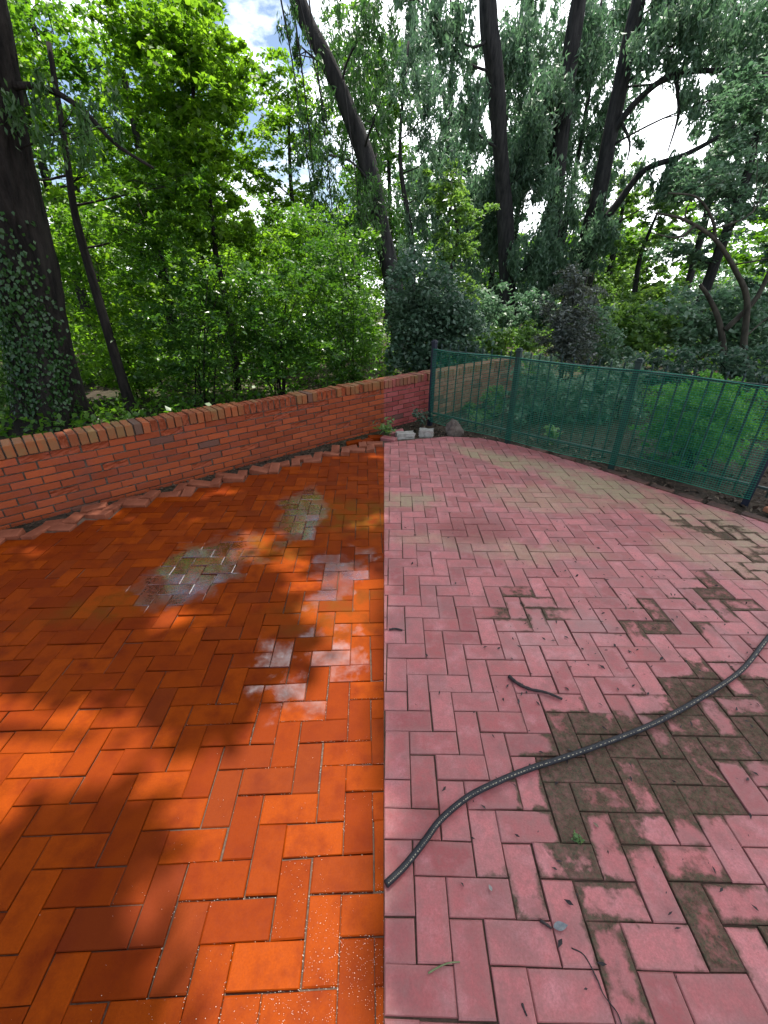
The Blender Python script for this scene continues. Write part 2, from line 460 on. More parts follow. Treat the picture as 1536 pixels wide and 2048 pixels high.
def tree(name, label, cat, trunk, radii, blobs, leaf, size, aspect=.5, hang=False, group=None, bark='bark', extra=None,
         per=42, lr=None, n=12, fine=6, keep=None, tilt=.55, crown='crown', stem='trunk', spread=1.0, nolimb=False):
    base = trunk[0]
    root = empty(name, (base[0], base[1], 0), label, cat, group)
    tp = spline(trunk, fine); rr = np.interp(np.linspace(0, len(trunk) - 1, len(tp)), range(len(trunk)), radii)
    rr = rr * (1 + .35 * np.exp(-np.arange(len(rr)) / fine * 5))
    multitube([(tp, rr)], stem, M[bark], root, n, .22)
    lb = [] if nolimb else limbs_to(tp, blobs, lr or radii[-1] * .6)
    for e in (extra or []): multitube([e], 'limb', M[bark], root, 9, .15)
    if lb: multitube(lb, 'branches', M[bark], root, 6, .1)
    if blobs: foliage(crown, clumps(blobs, per, hang, spread), LF[leaf], root, size, aspect, hang, tilt, keep)
    return root

def shrub(name, label, base, blobs, leaf, size, aspect=.5, group=None, stems=6, per=36, hang=False, sr=.012, keep=None, cat='shrub', spread=1., bark='bark', tilt=.55):
    root = empty(name, (base[0], base[1], 0), label, cat, group)
    sp = []
    bl = list(blobs)
    for k in range(stems):
        b = bl[k % len(bl)]
        e = np.array(b[:3]) + unit(1)[0] * np.array(b[3:6]) * .7
        e[2] = max(e[2], .3)
        s = np.array([base[0] + rg.normal(0, .08), base[1] + rg.normal(0, .08), -.05])
        m = (s + e) / 2; m[:2] = s[:2] + (m[:2] - s[:2]) * .5 + rg.normal(0, .05, 2)
        sp.append((spline([s, m, e], 4), np.linspace(sr, sr * .4, 9)))
    multitube(sp, 'stems', M[bark], root, 5, 0)
    foliage('foliage', clumps(bl, per, hang, spread), LF[leaf], root, size, aspect, hang, tilt, keep)
    return root

lw = lambda P: (P[:, 0] < -.03)        # crowns of the sunny grove stop at the boundary line
rw = lambda P: (P[:, 0] > .03)

# ------------------------------------------------------------------ setting: ground
def ground_z(x, y):
    d = max(0, math.hypot(x, y - 2) - 7)
    return -.045 + min(d, 12) / 12 * (.35 * mnoise.noise(Vector((x * .13, y * .13, 2)))) - .0006 * d * d * .3
def build_ground():
    xs = np.concatenate([-np.geomspace(160, 8, 14), np.linspace(-7.5, 9, 67), np.geomspace(9.5, 160, 14)])
    ys = np.concatenate([-np.geomspace(60, 4, 8), np.linspace(-3.5, 14, 71), np.geomspace(15, 260, 18)])
    V = []; F = []
    for y in ys:
        for x in xs:
            near = mnoise.noise(Vector((x * 2.3, y * 2.3, 0))) * .02 if (x > 2.4 or y > 5.4 or x + y > 6.2) and y > 1.5 and x + y > 5.9 + .0 else 0
            V.append((x, y, ground_z(x, y) + near))
    nx = len(xs)
    for j in range(len(ys) - 1):
        for i in range(nx - 1):
            a = j * nx + i; F.append((a, a + 1, a + 1 + nx, a + nx))
    o = link('ground', mesh(V, F, True, 'ground'), M['soil']); o['kind'] = 'structure'
build_ground()

# ------------------------------------------------------------------ setting: brick patio
WL0 = Vector((-3.04, 2.93)); WD = Vector((3.04, 2.74)).normalized(); WN = Vector((-WD.y, WD.x))   # wall foot line, direction, outward normal
LEFT_EDGE = [(-9, -3.2), (-4.6, 1.0), (-2.83, 2.60), (-2.08, 3.30), (-1.27, 3.94), (-.39, 4.60), (.0, 4.80)]
RIGHT_EDGE = [(-.05, 4.95), (.45, 5.12), (.80, 5.22), (1.22, 5.16), (1.63, 4.83), (1.90, 4.55), (2.25, 4.08), (2.50, 3.70), (2.78, 3.32), (3.08, 2.93), (3.9, 1.7), (5.0, -.6), (5.4, -3)]
def inside(edge, x, y):
    """distance below the edge polyline (positive inside the patio)"""
    best = None
    for a, b in zip(edge, edge[1:]):
        ax, ay = a; bx, by = b; dx, dy = bx - ax, by - ay; l = math.hypot(dx, dy)
        t = max(0, min(1, ((x - ax) * dx + (y - ay) * dy) / l / l))
        px, py = ax + dx * t, ay + dy * t
        d = math.hypot(x - px, y - py); s = -((x - ax) * -dy + (y - ay) * dx) / l
        if best is None or d < best[0] - 1e-6: best = (d, math.copysign(d, s), (ax, ay, dx / l, dy / l))
    return best[1], best[2]

def clip(poly, px, py, nx, ny):
    """keep the side where (p - P).n <= 0"""
    out = []
    for i, a in enumerate(poly):
        b = poly[(i + 1) % len(poly)]
        da = (a[0] - px) * nx + (a[1] - py) * ny; db = (b[0] - px) * nx + (b[1] - py) * ny
        if da <= 0: out.append(a)
        if (da < 0 < db) or (db < 0 < da):
            t = da / (da - db); out.append((a[0] + (b[0] - a[0]) * t, a[1] + (b[1] - a[1]) * t))
    return out

def add_paver(mb, poly, c, ax, col, z, tilt, bev=.0035, depth=.05):
    """poly: outline (ccw), c: centre, ax: long axis"""
    n = len(poly)
    if n < 3: return
    cx, cy = c; gx = sum(p[0] for p in poly) / n; gy = sum(p[1] for p in poly) / n
    def zz(x, y): return z + (x - cx) * tilt[0] + (y - cy) * tilt[1]
    top = []; mid = []; bot = []; uvt = []
    for x, y in poly:
        d = math.hypot(x - gx, y - gy) or 1
        k = max(0, 1 - bev * 1.3 / d); tx, ty = gx + (x - gx) * k, gy + (y - gy) * k
        top.append((tx, ty, zz(tx, ty))); mid.append((x, y, zz(x, y) - bev * .8)); bot.append((x, y, -depth))
    uv = [((p[0] - cx) * ax[0] + (p[1] - cy) * ax[1], -(p[0] - cx) * ax[1] + (p[1] - cy) * ax[0]) for p in top + mid + bot]
    F = [tuple(range(n))]
    for i in range(n):
        j = (i + 1) % n
        F.append((n + i, n + j, j, i)); F.append((2 * n + i, 2 * n + j, n + j, n + i))
    mb.poly(top + mid + bot, F, uv, col)

def herringbone(yaw, anchor, xmin, xmax, ymin, ymax, u):
    """yields (centre, long axis) of every brick; anchor = top-right corner of an upright brick"""
    e1 = (math.cos(yaw), math.sin(yaw)); e2 = (-math.sin(yaw), math.cos(yaw))
    N = int(9 / u) 
    for c in range(-N, N):
        for m in range(-N // 2, N // 2):
            t = -c + 4 * m                              # top row of the upright brick in column c
            for kind in (0, 1):
                if kind == 0: gx, gy = (c - .5), (t - 1); ax = e2
                else: gx, gy = (c + 1), (t - .5); ax = e1
                x = anchor[0] + (gx * e1[0] + gy * e2[0]) * u; y = anchor[1] + (gx * e1[1] + gy * e2[1]) * u
                if xmin - .2 < x < xmax + .2 and ymin - .2 < y < ymax + .2: yield (x, y), ax

U = .1
loose = []
def patio(side):
    mb = MB(); rr = random.Random(5 if side < 0 else 9)
    if side < 0: gen = herringbone(R(2.3), (-.235, .709), -5.2, 0, -2.2, 5.6, U); edge = LEFT_EDGE
    else: gen = herringbone(R(-1.1), (.195, .656), 0, 5.2, -2.2, 5.6, U); edge = RIGHT_EDGE
    for (x, y), ax in gen:
        d, e = inside(edge, x, y)
        wall_d = -((x - WL0.x) * WN.x + (y - WL0.y) * WN.y)
        if side < 0 and d < 0.015:
            if d > -.185 and wall_d > .10 and -3.3 < x < -.06: loose.append(((x, y), ax))
            continue
        if side > 0 and d < -.12: continue
        gap = rr.uniform(.0010, .0024) + (.0002 if side > 0 else 0)
        hl, hw = U - gap, U / 2 - gap
        px_, py_ = -ax[1], ax[0]
        j = rr.gauss(0, .0012); ca, sa = math.cos(rr.gauss(0, .006)), math.sin(rr.gauss(0, .006))
        ax2 = (ax[0] * ca - ax[1] * sa, ax[0] * sa + ax[1] * ca); pp = (-ax2[1], ax2[0])
        P = [(x + j + sx * hl * ax2[0] + sy * hw * pp[0], y + j + sx * hl * ax2[1] + sy * hw * pp[1]) for sx, sy in ((-1, -1), (1, -1), (1, 1), (-1, 1))]
        P = clip(P, side * .0012, 0, -side, 0)
        if side > 0 and d < .13 and P: P = clip(P, e[0], e[1], -e[3], e[2])
        if len(P) < 3: continue
        area = abs(sum(P[i][0] * P[(i + 1) % len(P)][1] - P[(i + 1) % len(P)][0] * P[i][1] for i in range(len(P)))) / 2
        if area < .0004: continue
        k = 1. if side > 0 else 1.5
        add_paver(mb, P, (x, y), ax2, (rr.random(), rr.random(), rr.random()), rr.gauss(0, .0011) * k, (rr.gauss(0, .010) * k, rr.gauss(0, .010) * k))
    nm = 'sun_tinted_patio' if side < 0 else 'overcast_tinted_patio'
    o = mb.build(nm, M['lbrick' if side < 0 else 'rbrick']); o['kind'] = 'structure'
patio(-1); patio(1)
bed = [(-5.6, -2.6), (5.3, -2.6), (5.0, -.6), (3.9, 1.7), (3.08, 2.93), (2.50, 3.70), (1.9, 4.55), (1.63, 4.83), (1.22, 5.16), (.8, 5.25), (.0, 5.1), (-.39, 4.72), (-2.08, 3.42), (-2.9, 2.7), (-5.6, .2)]
o = link('joint_sand', mesh([(x, y, -.0085) for x, y in bed], [tuple(range(len(bed)))], name='joint_sand'), M['joint']); o['kind'] = 'structure'

# loose edging bricks at the foot of the wall, each a thing of its own
ORD = ['first', 'second', 'third', 'fourth', 'fifth', 'sixth', 'seventh', 'eighth', 'ninth', 'tenth', 'eleventh', 'twelfth', 'thirteenth', 'fourteenth', 'fifteenth', 'sixteenth', 'seventeenth', 'eighteenth', 'nineteenth', 'twentieth']
def ordinal(i):
    if i < 20: return ORD[i]
    if i == 29: return 'thirtieth'
    if i < 29: return 'twenty-' + ORD[i - 20]
    if i == 39: return 'fortieth'
    if i < 39: return 'thirty-' + ORD[i - 30]
    if i == 49: return 'fiftieth'
    if i < 49: return 'forty-' + ORD[i - 40]
    if i == 49 + 10: return 'sixtieth'
    return 'fifty-' + ORD[i - 50]
loose = [l for l in loose if l[0][0] > -3.6]
loose.sort(key=lambda l: l[0][0])
print('loose', len(loose))
rr = random.Random(3)
dusty = simple('dusty brick', (.14, .032, .010), (.27, .080, .038), 9, .85, .4, .004)
for i, ((x, y), ax) in enumerate(loose):
    mb = MB()
    mb.box((0, 0, 0), (.188, .092, .055), None, .004, (rr.random(), rr.random(), 0))
    far = max(0, -inside(LEFT_EDGE, x, y)[0])
    o = mb.build('loose_paver', dusty, None, loc=(x + WN.x * .012 + rr.gauss(0, .008), y + WN.y * .012 + rr.gauss(0, .008), -.020 + rr.uniform(0, .034)))
    o.rotation_euler = (rr.gauss(0, .10) + .06, rr.gauss(0, .09), math.atan2(ax[1], ax[0]) + rr.gauss(0, .10 + far * .3))
    tag(o, 'tilted orange edging brick along the wall foot, %s from the left' % ordinal(i), 'brick', 'uneven edging bricks along the wall foot')

# ------------------------------------------------------------------ brick garden wall
def wall():
    L0, L1 = -3.2, 7.25                 # along the wall from WL0
    hgt = .61; th = .2; bl = .2; ch = .0645
    base = WL0 + WD * 3.4
    root = empty('brick_wall', (base.x, base.y, 0), 'low orange and red brick garden wall with a rowlock coping, running behind the patio', 'wall')
    rot = Matrix(((WD.x, WN.x, 0), (WD.y, WN.y, 0), (0, 0, 1)))
    def at(s, n, z): p = WL0 + WD * s + WN * n; return (p.x, p.y, z)
    mb = MB(); cp = MB(); mo = MB(); rr = random.Random(21)
    def rag(m, s, z, sl, sz, n0, depth, col):
        """a spalled brick: broken, uneven face"""
        nx, nz = 6, 4; V = []; F = []; uv = []
        for j in range(nz + 1):
            for i in range(nx + 1):
                e = min(i, nx - i, j, nz - j)
                off = n0 + (0 if e == 0 and rr.random() < .35 else rr.uniform(.003, .0125))
                V.append(at(s + (i / nx - .5) * sl, off, z + (j / nz - .5) * sz)); uv.append((0, 0))
        for j in range(nz):
            for i in range(nx):
                a = j * (nx + 1) + i; F.append((a, a + 1, a + nx + 2, a + nx + 1))
        m.poly(V, F, uv, col)
        m.box(at(s, n0 + .035 + depth / 2, z), (sl, depth, sz), rot, .002, col)
    n = int((L1 - L0) / (bl + .01))
    for k in range(-1, 8):
        z = -.05 + (k + .5) * ch + .038
        for i in range(-1, n + 1):
            s = L0 + (i + (.5 if k % 2 else 0)) * (bl + .010) + .1 + rr.gauss(0, .002)
            if s < L0 or s > L1: continue
            col = (rr.random(), rr.random(), 0)
            j = rr.gauss(0, .0022)
            damaged = (k == 7 and (2.05 < s < 3.1 or rr.random() < .12)) or rr.random() < .035
            if damaged: rag(mb, s, z, bl, ch - .011, j, .06, (col[0] * .4, .9 * rr.random(), 0))
            else: mb.box(at(s, .05 + j, z), (bl, .1, ch - .011), rot @ Euler((rr.gauss(0, .004), rr.gauss(0, .005), rr.gauss(0, .006))).to_matrix(), .003, col)
            mb.box(at(s, th - .05, z), (bl, .098, ch - .011), rot, .003, col)
    zc = -.05 + 8 * ch + .038 + .05 + .001
    s = L0 + .03
    while s < L1:
        w = .058; col = (rr.random(), rr.random(), rr.uniform(.3, 1.))
        dmg = (2.15 < s < 2.75) or (3.02 < s < 3.3) or (1.22 < s < 1.4 ) or rr.random() < .07
        if dmg:
            rag(cp, s, zc - .004, w, .092, .0, .14, (col[0] * .5, rr.random() * .9, .1))
            if rr.random() < .5: cp.box(at(s, .13, zc + rr.uniform(-.01, 0)), (w, .13, .094), rot, .004, col)
        else:
            cp.box(at(s, th / 2 - .004 + rr.gauss(0, .003), zc + rr.gauss(0, .0018)), (w, th + .012, .1), rot @ Euler((rr.gauss(0, .012), rr.gauss(0, .015), rr.gauss(0, .012))).to_matrix(), .004, col)
        s += w + .0115
    mb.build('brick_courses', M['wbrick'], root); cp.build('coping', M['wbrick'], root)
    mo.box(at((L0 + L1) / 2, th / 2 + .004, (zc - .05) / 2 - .03), (L1 - L0 + .1, th - .020, zc - .05 + .06), rot)
    mo.box(at((L0 + L1) / 2, th / 2 + .002, zc - .008), (L1 - L0 + .1, th - .028, .080), rot)
    mo.build('mortar', M['mortar'], root)
wall()

# ------------------------------------------------------------------ iron fence and net
POSTS = [(.645, 5.862), (1.51, 4.99), (2.40, 4.186), (3.205, 3.37), (4.02, 2.56)]
def fence():
    root = empty('iron_fence', (2.0, 4.55, 0), 'dark iron fence with square posts and pointed pickets along the right edge of the patio', 'fence')
    pk = None
    for i, (x, y) in enumerate(POSTS):
        mb = MB(); a = R(-43)
        E = Euler((rnd.gauss(0, .008), rnd.gauss(0, .01), a)) if i != 3 else Euler((.0, .03, a))
        Mx = E.to_matrix()
        mb.box(Mx @ Vector((0, 0, .50)) + Vector((x, y, 0)), (.052, .052, 1.1), Mx, .003)
        po = mb.build('post', M['iron' if i in (0, 3) else 'iron_green'], root)
        cb = MB(); cb.box(Mx @ Vector((0, 0, 1.054)) + Vector((x, y, 0)), (.066, .066, .018), Mx, .003)
        cb.box(Mx @ Vector((0, 0, 1.072)) + Vector((x, y, 0)), (.050, .050, .016), Mx, .006)
        c = cb.build('post_cap', M['iron' if i in (0, 3) else 'iron_green'], None)
        c.parent = po; c.location = (0, 0, 0)
    for (a, b) in zip(POSTS, POSTS[1:]):
        A = Vector((*a, 0)); B = Vector((*b, 0)); d = (B - A); ln = d.length; an = math.atan2(d.y, d.x); d.normalize()
        for z in (.145, .965):
            mb = MB(); mb.box((A + B) / 2 + Vector((0, 0, z)), (ln - .056, .026, .022), Euler((0, 0, an)), .002)
            mb.build('bottom_rail' if z < .5 else 'top_rail', M['iron_green'], root)
        for k in range(9):
            q = A + d * (ln * (k + 1) / 10) + Vector((0, 0, 0)); q += Vector((-d.y, d.x, 0)) * .020
            v, f = tube([q + Vector((0, 0, z)) for z in (.06, .985, 1.01, 1.022, 1.05)], [.009, .009, .009, .011, .0008], 6)
            tx, ty = rnd.gauss(0, .006), rnd.gauss(0, .006)
            v = [Vector((p.x + tx * p.z, p.y + ty * p.z, p.z)) for p in v]
            link('picket', mesh(v, f, False, 'picket'), M['iron_green'], root)
fence()

def net():
    """green plastic garden netting, tied to the patio side of the fence"""
    pts = [Vector((*p, 0)) for p in POSTS[:4]]
    T = sum(((b - a).length for a, b in zip(pts, pts[1:])))
    def P(s, z):
        a = 0
        for p, q in zip(pts, pts[1:]):
            l = (q - p).length
            if s <= l or q is pts[-1]:
                d = (q - p) / l; n = Vector((d.y, -d.x, 0)) * -1
                if n.y > 0: n = -n
                off = .034 + .012 * mnoise.noise(Vector((a + s, z * 2, 0)) * 1.7) + .006 * mnoise.noise(Vector((a + s, z, 5)) * 6)
                r = p + d * s - (-n) * off
                return r + Vector((0, 0, z + .012 * mnoise.noise(Vector(((a + s) * 1.3, z, 9))) * 1.5))
            s -= l; a += l
    V = []; F = []; pitch = .0205
    def strand(pl, r):
        b = len(V)
        for i, p in enumerate(pl):
            t = (pl[min(i + 1, len(pl) - 1)] - pl[max(i - 1, 0)]).normalized()
            a_ = Vector((t.y, -t.x, 0)); a_ = a_.normalized() if a_.length > .3 else Vector((.7, .7, 0)); c_ = t.cross(a_)
            for k in range(3):
                an = k * 2.094; V.append(p + (a_ * math.cos(an) + c_ * math.sin(an)) * r)
        for i in range(len(pl) - 1):
            for k in range(3):
                j = (k + 1) % 3; F.append((b + i * 3 + k, b + i * 3 + j, b + i * 3 + 3 + j, b + i * 3 + 3 + k))
    z0, z1 = .035, .975
    nz_ = int((z1 - z0) / pitch)
    for k in range(nz_ + 1):
        z = z0 + (z1 - z0) * k / nz_
        strand([P(s, z) for s in np.linspace(.02, T + .02, 44)], .0021 if k % nz_ else .004)
    for k in range(int(T / pitch) + 1):
        s = .02 + k * pitch
        strand([P(s, z) for z in np.linspace(z0, z1, 9)], .0013)
    o = link('garden_netting', mesh(V, F, False, 'garden_netting'), M['net'])
    tag(o, 'green plastic garden netting stretched along the iron fence', 'netting')
net()

# ------------------------------------------------------------------ hose, stick and small things on the patio
def hose():
    pts = [(2.75, 2.02), (2.40, 1.92), (2.052, 1.694), (1.733, 1.466), (1.435, 1.31), (1.188, 1.197), (1.003, 1.128), (.763, 1.049), (.544, .983), (.397, .928), (.295, .88), (.196, .81), (.138, .749), (.068, .679), (.006, .630)]
    sp = [Vector((p[0], p[1], .0155)) for p in spline(pts, 7)]
    root = empty('garden_hose', (1.0, 1.128, 0), 'black rubber garden hose with pale print curving across the pink bricks', 'hose')
    multitube([(sp, [.0112] * len(sp))], 'hose_tube', M['rubber'], root, 14)
    mb = MB(); rr = random.Random(2); i = 3
    # broken line of worn print along the upper side
    dense = [Vector((p[0], p[1], .0155)) for p in spline(pts, 60)]
    up = Vector((-.35, .35, .87)).normalized()
    k = 20
    while k < len(dense) - 4:
        stp = rr.choice([1, 1, 2, 2, 3]); a, b = dense[k], dense[min(k + stp, len(dense) - 1)]
        t = (b - a).normalized(); sd = t.cross(Vector((0, 0, 1))); n = (Vector((0, 0, 1)) - sd * .55).normalized(); w = t.cross(n)
        hw = .0022 * rr.uniform(.5, 1)
        o1, o2 = a + n * .01145, b + n * .01145
        mb.poly([o1 - w * hw, o2 - w * hw, o2 + w * hw, o1 + w * hw], [(0, 1, 2, 3)], [(0, 0)] * 4)
        k += stp + rr.choice([1, 2, 3, 3, 5])
    mb.build('printed_marking', M['print'], root)
hose()

def stick(name, pts, r, label, cat, mat='wood', m=5, group=None, z=None):
    sp = spline([(p[0], p[1], p[2] if len(p) > 2 else r) for p in pts], m)
    rad = [r * (1 - .35 * i / len(sp)) * rnd.uniform(.85, 1.2) for i in range(len(sp))]
    v, f = tube(sp, rad, 8, .3, rnd.random() * 9)
    return tag(link(name, mesh(v, f, True, name), M[mat]), label, cat, group)
stick('stick', [(.600, 1.437), (.63, 1.395), (.68, 1.362), (.745, 1.345), (.808, 1.308)], .0085, 'dark curved broken stick lying on the pink bricks above the hose', 'stick')
stick('twig', [(.46, .549), (.475, .540), (.488, .531)], .0045, 'short dark twig lying on a pink brick beside the dried leaf', 'twig')
stick('twig', [(.36, .385), (.362, .375), (.366, .363)], .003, 'tiny black twig on the brick nearest the camera', 'twig')
stick('twig', [(.03, 1.755), (.06, 1.762), (.10, 1.75)], .006, 'small knotted dark twig near the straight joint between orange and pink bricks', 'twig')
stick('root', [(.53, .49), (.56, .475), (.575, .43), (.58, .40), (.60, .37), (.602, .35)], .0020, 'thin brown rootlet growing out of a brick joint', 'root')
stick('shoot', [(.12, .44), (.15, .452), (.18, .46), (.21, .462)], .0022, 'limp pale green shoot lying on the bricks', 'shoot', 'stem_green' if 'stem_green' in M else 'wood')

def flat_leaf(name, x, y, ln, wd, an, mat, label, cat='leaf', z=.004, curl=.25):
    V = []; F = []; n = 8
    for i in range(n + 1):
        t = i / n; w = wd * math.sin(math.pi * t ** .8) * .5
        for s in (-1, -.5, 0, .5, 1):
            V.append((ln * (t - .5), w * s, .002 + curl * abs(w * s) + .1 * ln * (t - .5) ** 2 + (0 if s else -.001)))
    for i in range(n):
        for k in range(4): a = i * 5 + k; F.append((a, a + 5, a + 6, a + 1))
    o = link(name, mesh(V, F, True, name), mat, None, (x, y, z)); o.rotation_euler = (0, 0, an)
    return tag(o, label, cat)
flat_leaf('fallen_leaf', .515, .535, .045, .022, .1, simple('grey leaf', (.10, .11, .12), (.22, .23, .23), 60, .6), 'curled grey dead leaf lying on a pink brick')
flat_leaf('fallen_leaf', .735, .80, .022, .010, 2.2, M['litter_pale'], 'small pale dry leaf on a mossy brick')
flat_leaf('fallen_leaf', .33, .625, .018, .010, 1.9, M['concrete'], 'small whitish leaf scrap on a pink brick below the hose')

def sprout(x, y, h, n, leaf, size, label, name='weed', cat='weed', z=0.):
    root = empty(name, (x, y, z), label, cat)
    sp = []; P = []
    for k in range(n):
        a = rg.uniform(0, 6.28); e = np.array([x + math.cos(a) * h * .5, y + math.sin(a) * h * .5, z + h * rg.uniform(.5, 1)])
        s = np.array([x, y, z - .01]); m = (s + e) / 2 + [0, 0, h * .15]
        pts = spline([s, m, e], 4); sp.append((pts, np.linspace(.0018, .001, len(pts)) * (1 + h * 2)))
        for q in pts[2:]: P += [q + rg.normal(0, size * .45, 3) for _ in range(3)]
    multitube(sp, 'stem', M['bark_pale'], root, 5); foliage('leaves', np.array(P), LF[leaf], root, size, .5)
sprout(.36, .335, .02, 4, 'fresh', .011, 'tiny green weed sprouting between the bricks at the very front', z=.0)
sprout(.655, .755, .018, 3, 'fresh', .014, 'pair of small pale green leaves on a mossy brick')
sprout(.02, 5.22, .22, 7, 'fresh', .055, 'yellow green weed at the foot of the wall where the orange and red bricks meet')
sprout(.50, 5.66, .25, 8, 'cooldark', .05, 'dark green weed beside the corner post of the fence')
sprout(1.22, 5.55, .20, 6, 'fresh', .05, 'light green weed behind the net in the first fence bay')
sprout(2.08, 5.05, .18, 6, 'fresh', .07, 'pale broad bladed weed on the bare soil behind the second fence bay')

def grit(name, label, mat, pts, sizes, z=0.):
    V = []; F = []
    for (x, y), s in zip(pts, sizes):
        s *= .85
        b = len(V); q = [Vector(v) * s * rnd.uniform(.7, 1.2) for v in ((1, 0, 0), (0, 1, 0), (-1, 0, 0), (0, -1, 0), (0, 0, .9), (0, 0, -.6))]
        e = Matrix.Rotation(rnd.random() * 6, 3, 'Z')
        V += [e @ p + Vector((x, y, z + s * .4)) for p in q]
        F += [tuple(b + i for i in t) for t in ((0, 1, 4), (1, 2, 4), (2, 3, 4), (3, 0, 4), (1, 0, 5), (2, 1, 5), (3, 2, 5), (0, 3, 5))]
    o = link(name, mesh(V, F, False, name), mat); tag(o, label, 'grit', None, 'stuff')
pts = []; sz = []
for _ in range(5200):
    x = -abs(rnd.gauss(0, .42)); y = abs(rnd.gauss(.25, .38)) + .1
    if y > 1.25 or x < -1.1: continue
    if rnd.random() < .10 + .85 * math.exp(-((x + .12) ** 2 + (y - .42) ** 2) / .05): pts.append((x, y)); sz.append(rnd.choice([.0005, .0005, .0006, .0007, .0008, .0011]))  # denser by the corner, white grains standing in for sun glitter
for (x, y), ax in herringbone(R(2.3), (-.235, .709), -1.0, 0, .2, 1.3, U):       # along the joints
    if x > -.02 or rnd.random() > math.exp(-(x + .12) ** 2 / .16): continue
    for _ in range(rnd.randint(3, 34)):
        t = rnd.uniform(-.1, .1); sgn = rnd.choice([-1, 1]) * .05
        px_, py_ = x + ax[0] * t - ax[1] * sgn, y + ax[1] * t + ax[0] * sgn
        if px_ < -.004: pts.append((px_ + rnd.gauss(0, .0012), py_ + rnd.gauss(0, .0012))); sz.append(rnd.choice([.0007, .001, .0013]))
grit('white_grit_glitter', 'white grains of grit, also standing for sun glitter, on the wet orange bricks', M['grain'], pts, sz)

def litter(name, label, mat, pts, smin, smax, z=0., asp=.45, cat='litter', up=.35):
    n = len(pts); P = np.array([(x, y, (z if not callable(z) else z(x, y)) + .004) for x, y in pts])
    D = rg.normal(0, 1, (n, 3)); D[:, 2] *= .15; N = rg.normal(0, up, (n, 3)); N[:, 2] += 1
    ln = rg.uniform(smin, smax, n)
    o = link(name, leaf_mesh(P, D, N, ln, ln * asp * rg.uniform(.5, 1.2, n), name), mat)
    tag(o, label, cat, None, 'stuff')
pts = []
for _ in range(2600):
    x, y = rnd.uniform(.05, 3.2), rnd.uniform(.25, 4.8)
    if inside(RIGHT_EDGE, x, y)[0] < .02: continue
    w = math.exp(-((x - 1.5) ** 2 / .5 + (y - 2.0) ** 2 / .5)) + .10 + .5 * math.exp(-((x - .9) ** 2 + (y - 1.1) ** 2) / .5)
    if rnd.random() < w * .75: pts.append((x, y))
litter('leaf_debris', 'small dark scraps of leaf and bark scattered over the pink bricks', M['wood'], pts, .006, .030, .003, .4)
pts = []
while len(pts) < 5200:
    x, y = rnd.uniform(0, 6.5), rnd.uniform(1.5, 8.5)
    d = inside(RIGHT_EDGE, x, y)[0]
    if d > -.01: continue
    if (x - WL0.x) * WN.x + (y - WL0.y) * WN.y > -.03: continue
    if rnd.random() < math.exp(d * .5): pts.append((x, y))
litter('leaf_litter', 'dead leaves and bark chips covering the soil behind and under the fence', M['litter'], pts, .02, .075, lambda x, y: -.04, .5, up=.6)
litter('dry_litter', 'pale dry leaves on the soil behind the fence', M['litter_pale'], pts[::6], .02, .06, lambda x, y: -.03, .4, up=.6)
pts = []
while len(pts) < 1500:
    s = rnd.uniform(-1, 4.6); n = -rnd.random() * .22 - .01; p = WL0 + WD * s + WN * n
    if p.x > .45 or (p.x > -1 and n < -.6): continue
    pts.append((p.x, p.y))
for _ in range(500):
    x, y = rnd.uniform(-.9, .6), rnd.uniform(4.6, 6)
    if (inside(LEFT_EDGE, x, y)[0] < .02 if x < 0 else inside(RIGHT_EDGE, x, y)[0] < .0) and (x - WL0.x) * WN.x + (y - WL0.y) * WN.y < -.03: pts.append((x, y))
litter('wall_foot_litter', 'brown debris lying between the edging bricks and the wall', M['litter'], pts, .012, .04, -.035, .5, up=.6)

def rock(name, loc, size, mat, label, rz=0, sub=3, rough=.18, boxy=False, cat='rock'):
    bm = bmesh.new()
    if boxy:
        bmesh.ops.create_cube(bm, size=1); bmesh.ops.subdivide_edges(bm, edges=bm.edges[:], cuts=5, use_grid_fill=True)
    else: bmesh.ops.create_icosphere(bm, subdivisions=sub, radius=.5)
    sd = rnd.random() * 50
    for v in bm.verts:
        n = mnoise.noise(v.co * 3 + Vector((sd, 0, 0))) + .5 * mnoise.noise(v.co * 8 + Vector((sd, 0, 0)))
        v.co *= 1 + rough * n
        if name == 'rock': v.co.x = v.co.x * (1.15 - .7 * (v.co.z + .5) * .8) - .12 * v.co.z
        v.co = Vector((v.co.x * size[0], v.co.y * size[1], v.co.z * size[2]))
    me = bpy.data.meshes.new(name); bm.to_mesh(me); bm.free()
    o = link(name, me, mat, None, loc); o.rotation_euler = (0, 0, rz); return tag(o, label, cat)
rock('rock', (.91, 5.38, .045), (.26, .15, .26), M['rock'], 'grey brown wedge shaped rock standing at the fence foot by the corner post', .3, rough=.3)
rock('stone_block', (.27, 5.20, .022), (.22, .13, .07), M['concrete'], 'flat pale stone block lying left of the smaller pale block', .15, boxy=True, rough=.15, cat='stone')
rock('stone_block', (.54, 5.27, .03), (.17, .12, .10), M['concrete'], 'smaller chunky pale stone block lying between the flat block and the rock', -.2, boxy=True, rough=.18, cat='stone')
for i, (x, y, a) in enumerate([(-.22, 4.98, .9), (-.10, 5.14, .3), (.06, 5.08, -.5), (-.36, 4.92, .2), (.16, 5.33, .1)]):
    mb = MB(); mb.box((0, 0, 0), (.19, .09, .055), None, .004, (rnd.random(), rnd.random() * .8, 0))
    o = mb.build('broken_paver', M['lbrick' if x < 0 else 'rbrick'], None, loc=(x, y, .0 + i * .003)); o.rotation_euler = (rnd.uniform(-.2, .2), rnd.uniform(-.2, .2), a)
    tag(o, 'loose tipped brick of the heap before the wall, %s from the left' % ordinal([1, 2, 3, 0, 4][i]), 'brick', 'jumbled bricks near the wall corner')
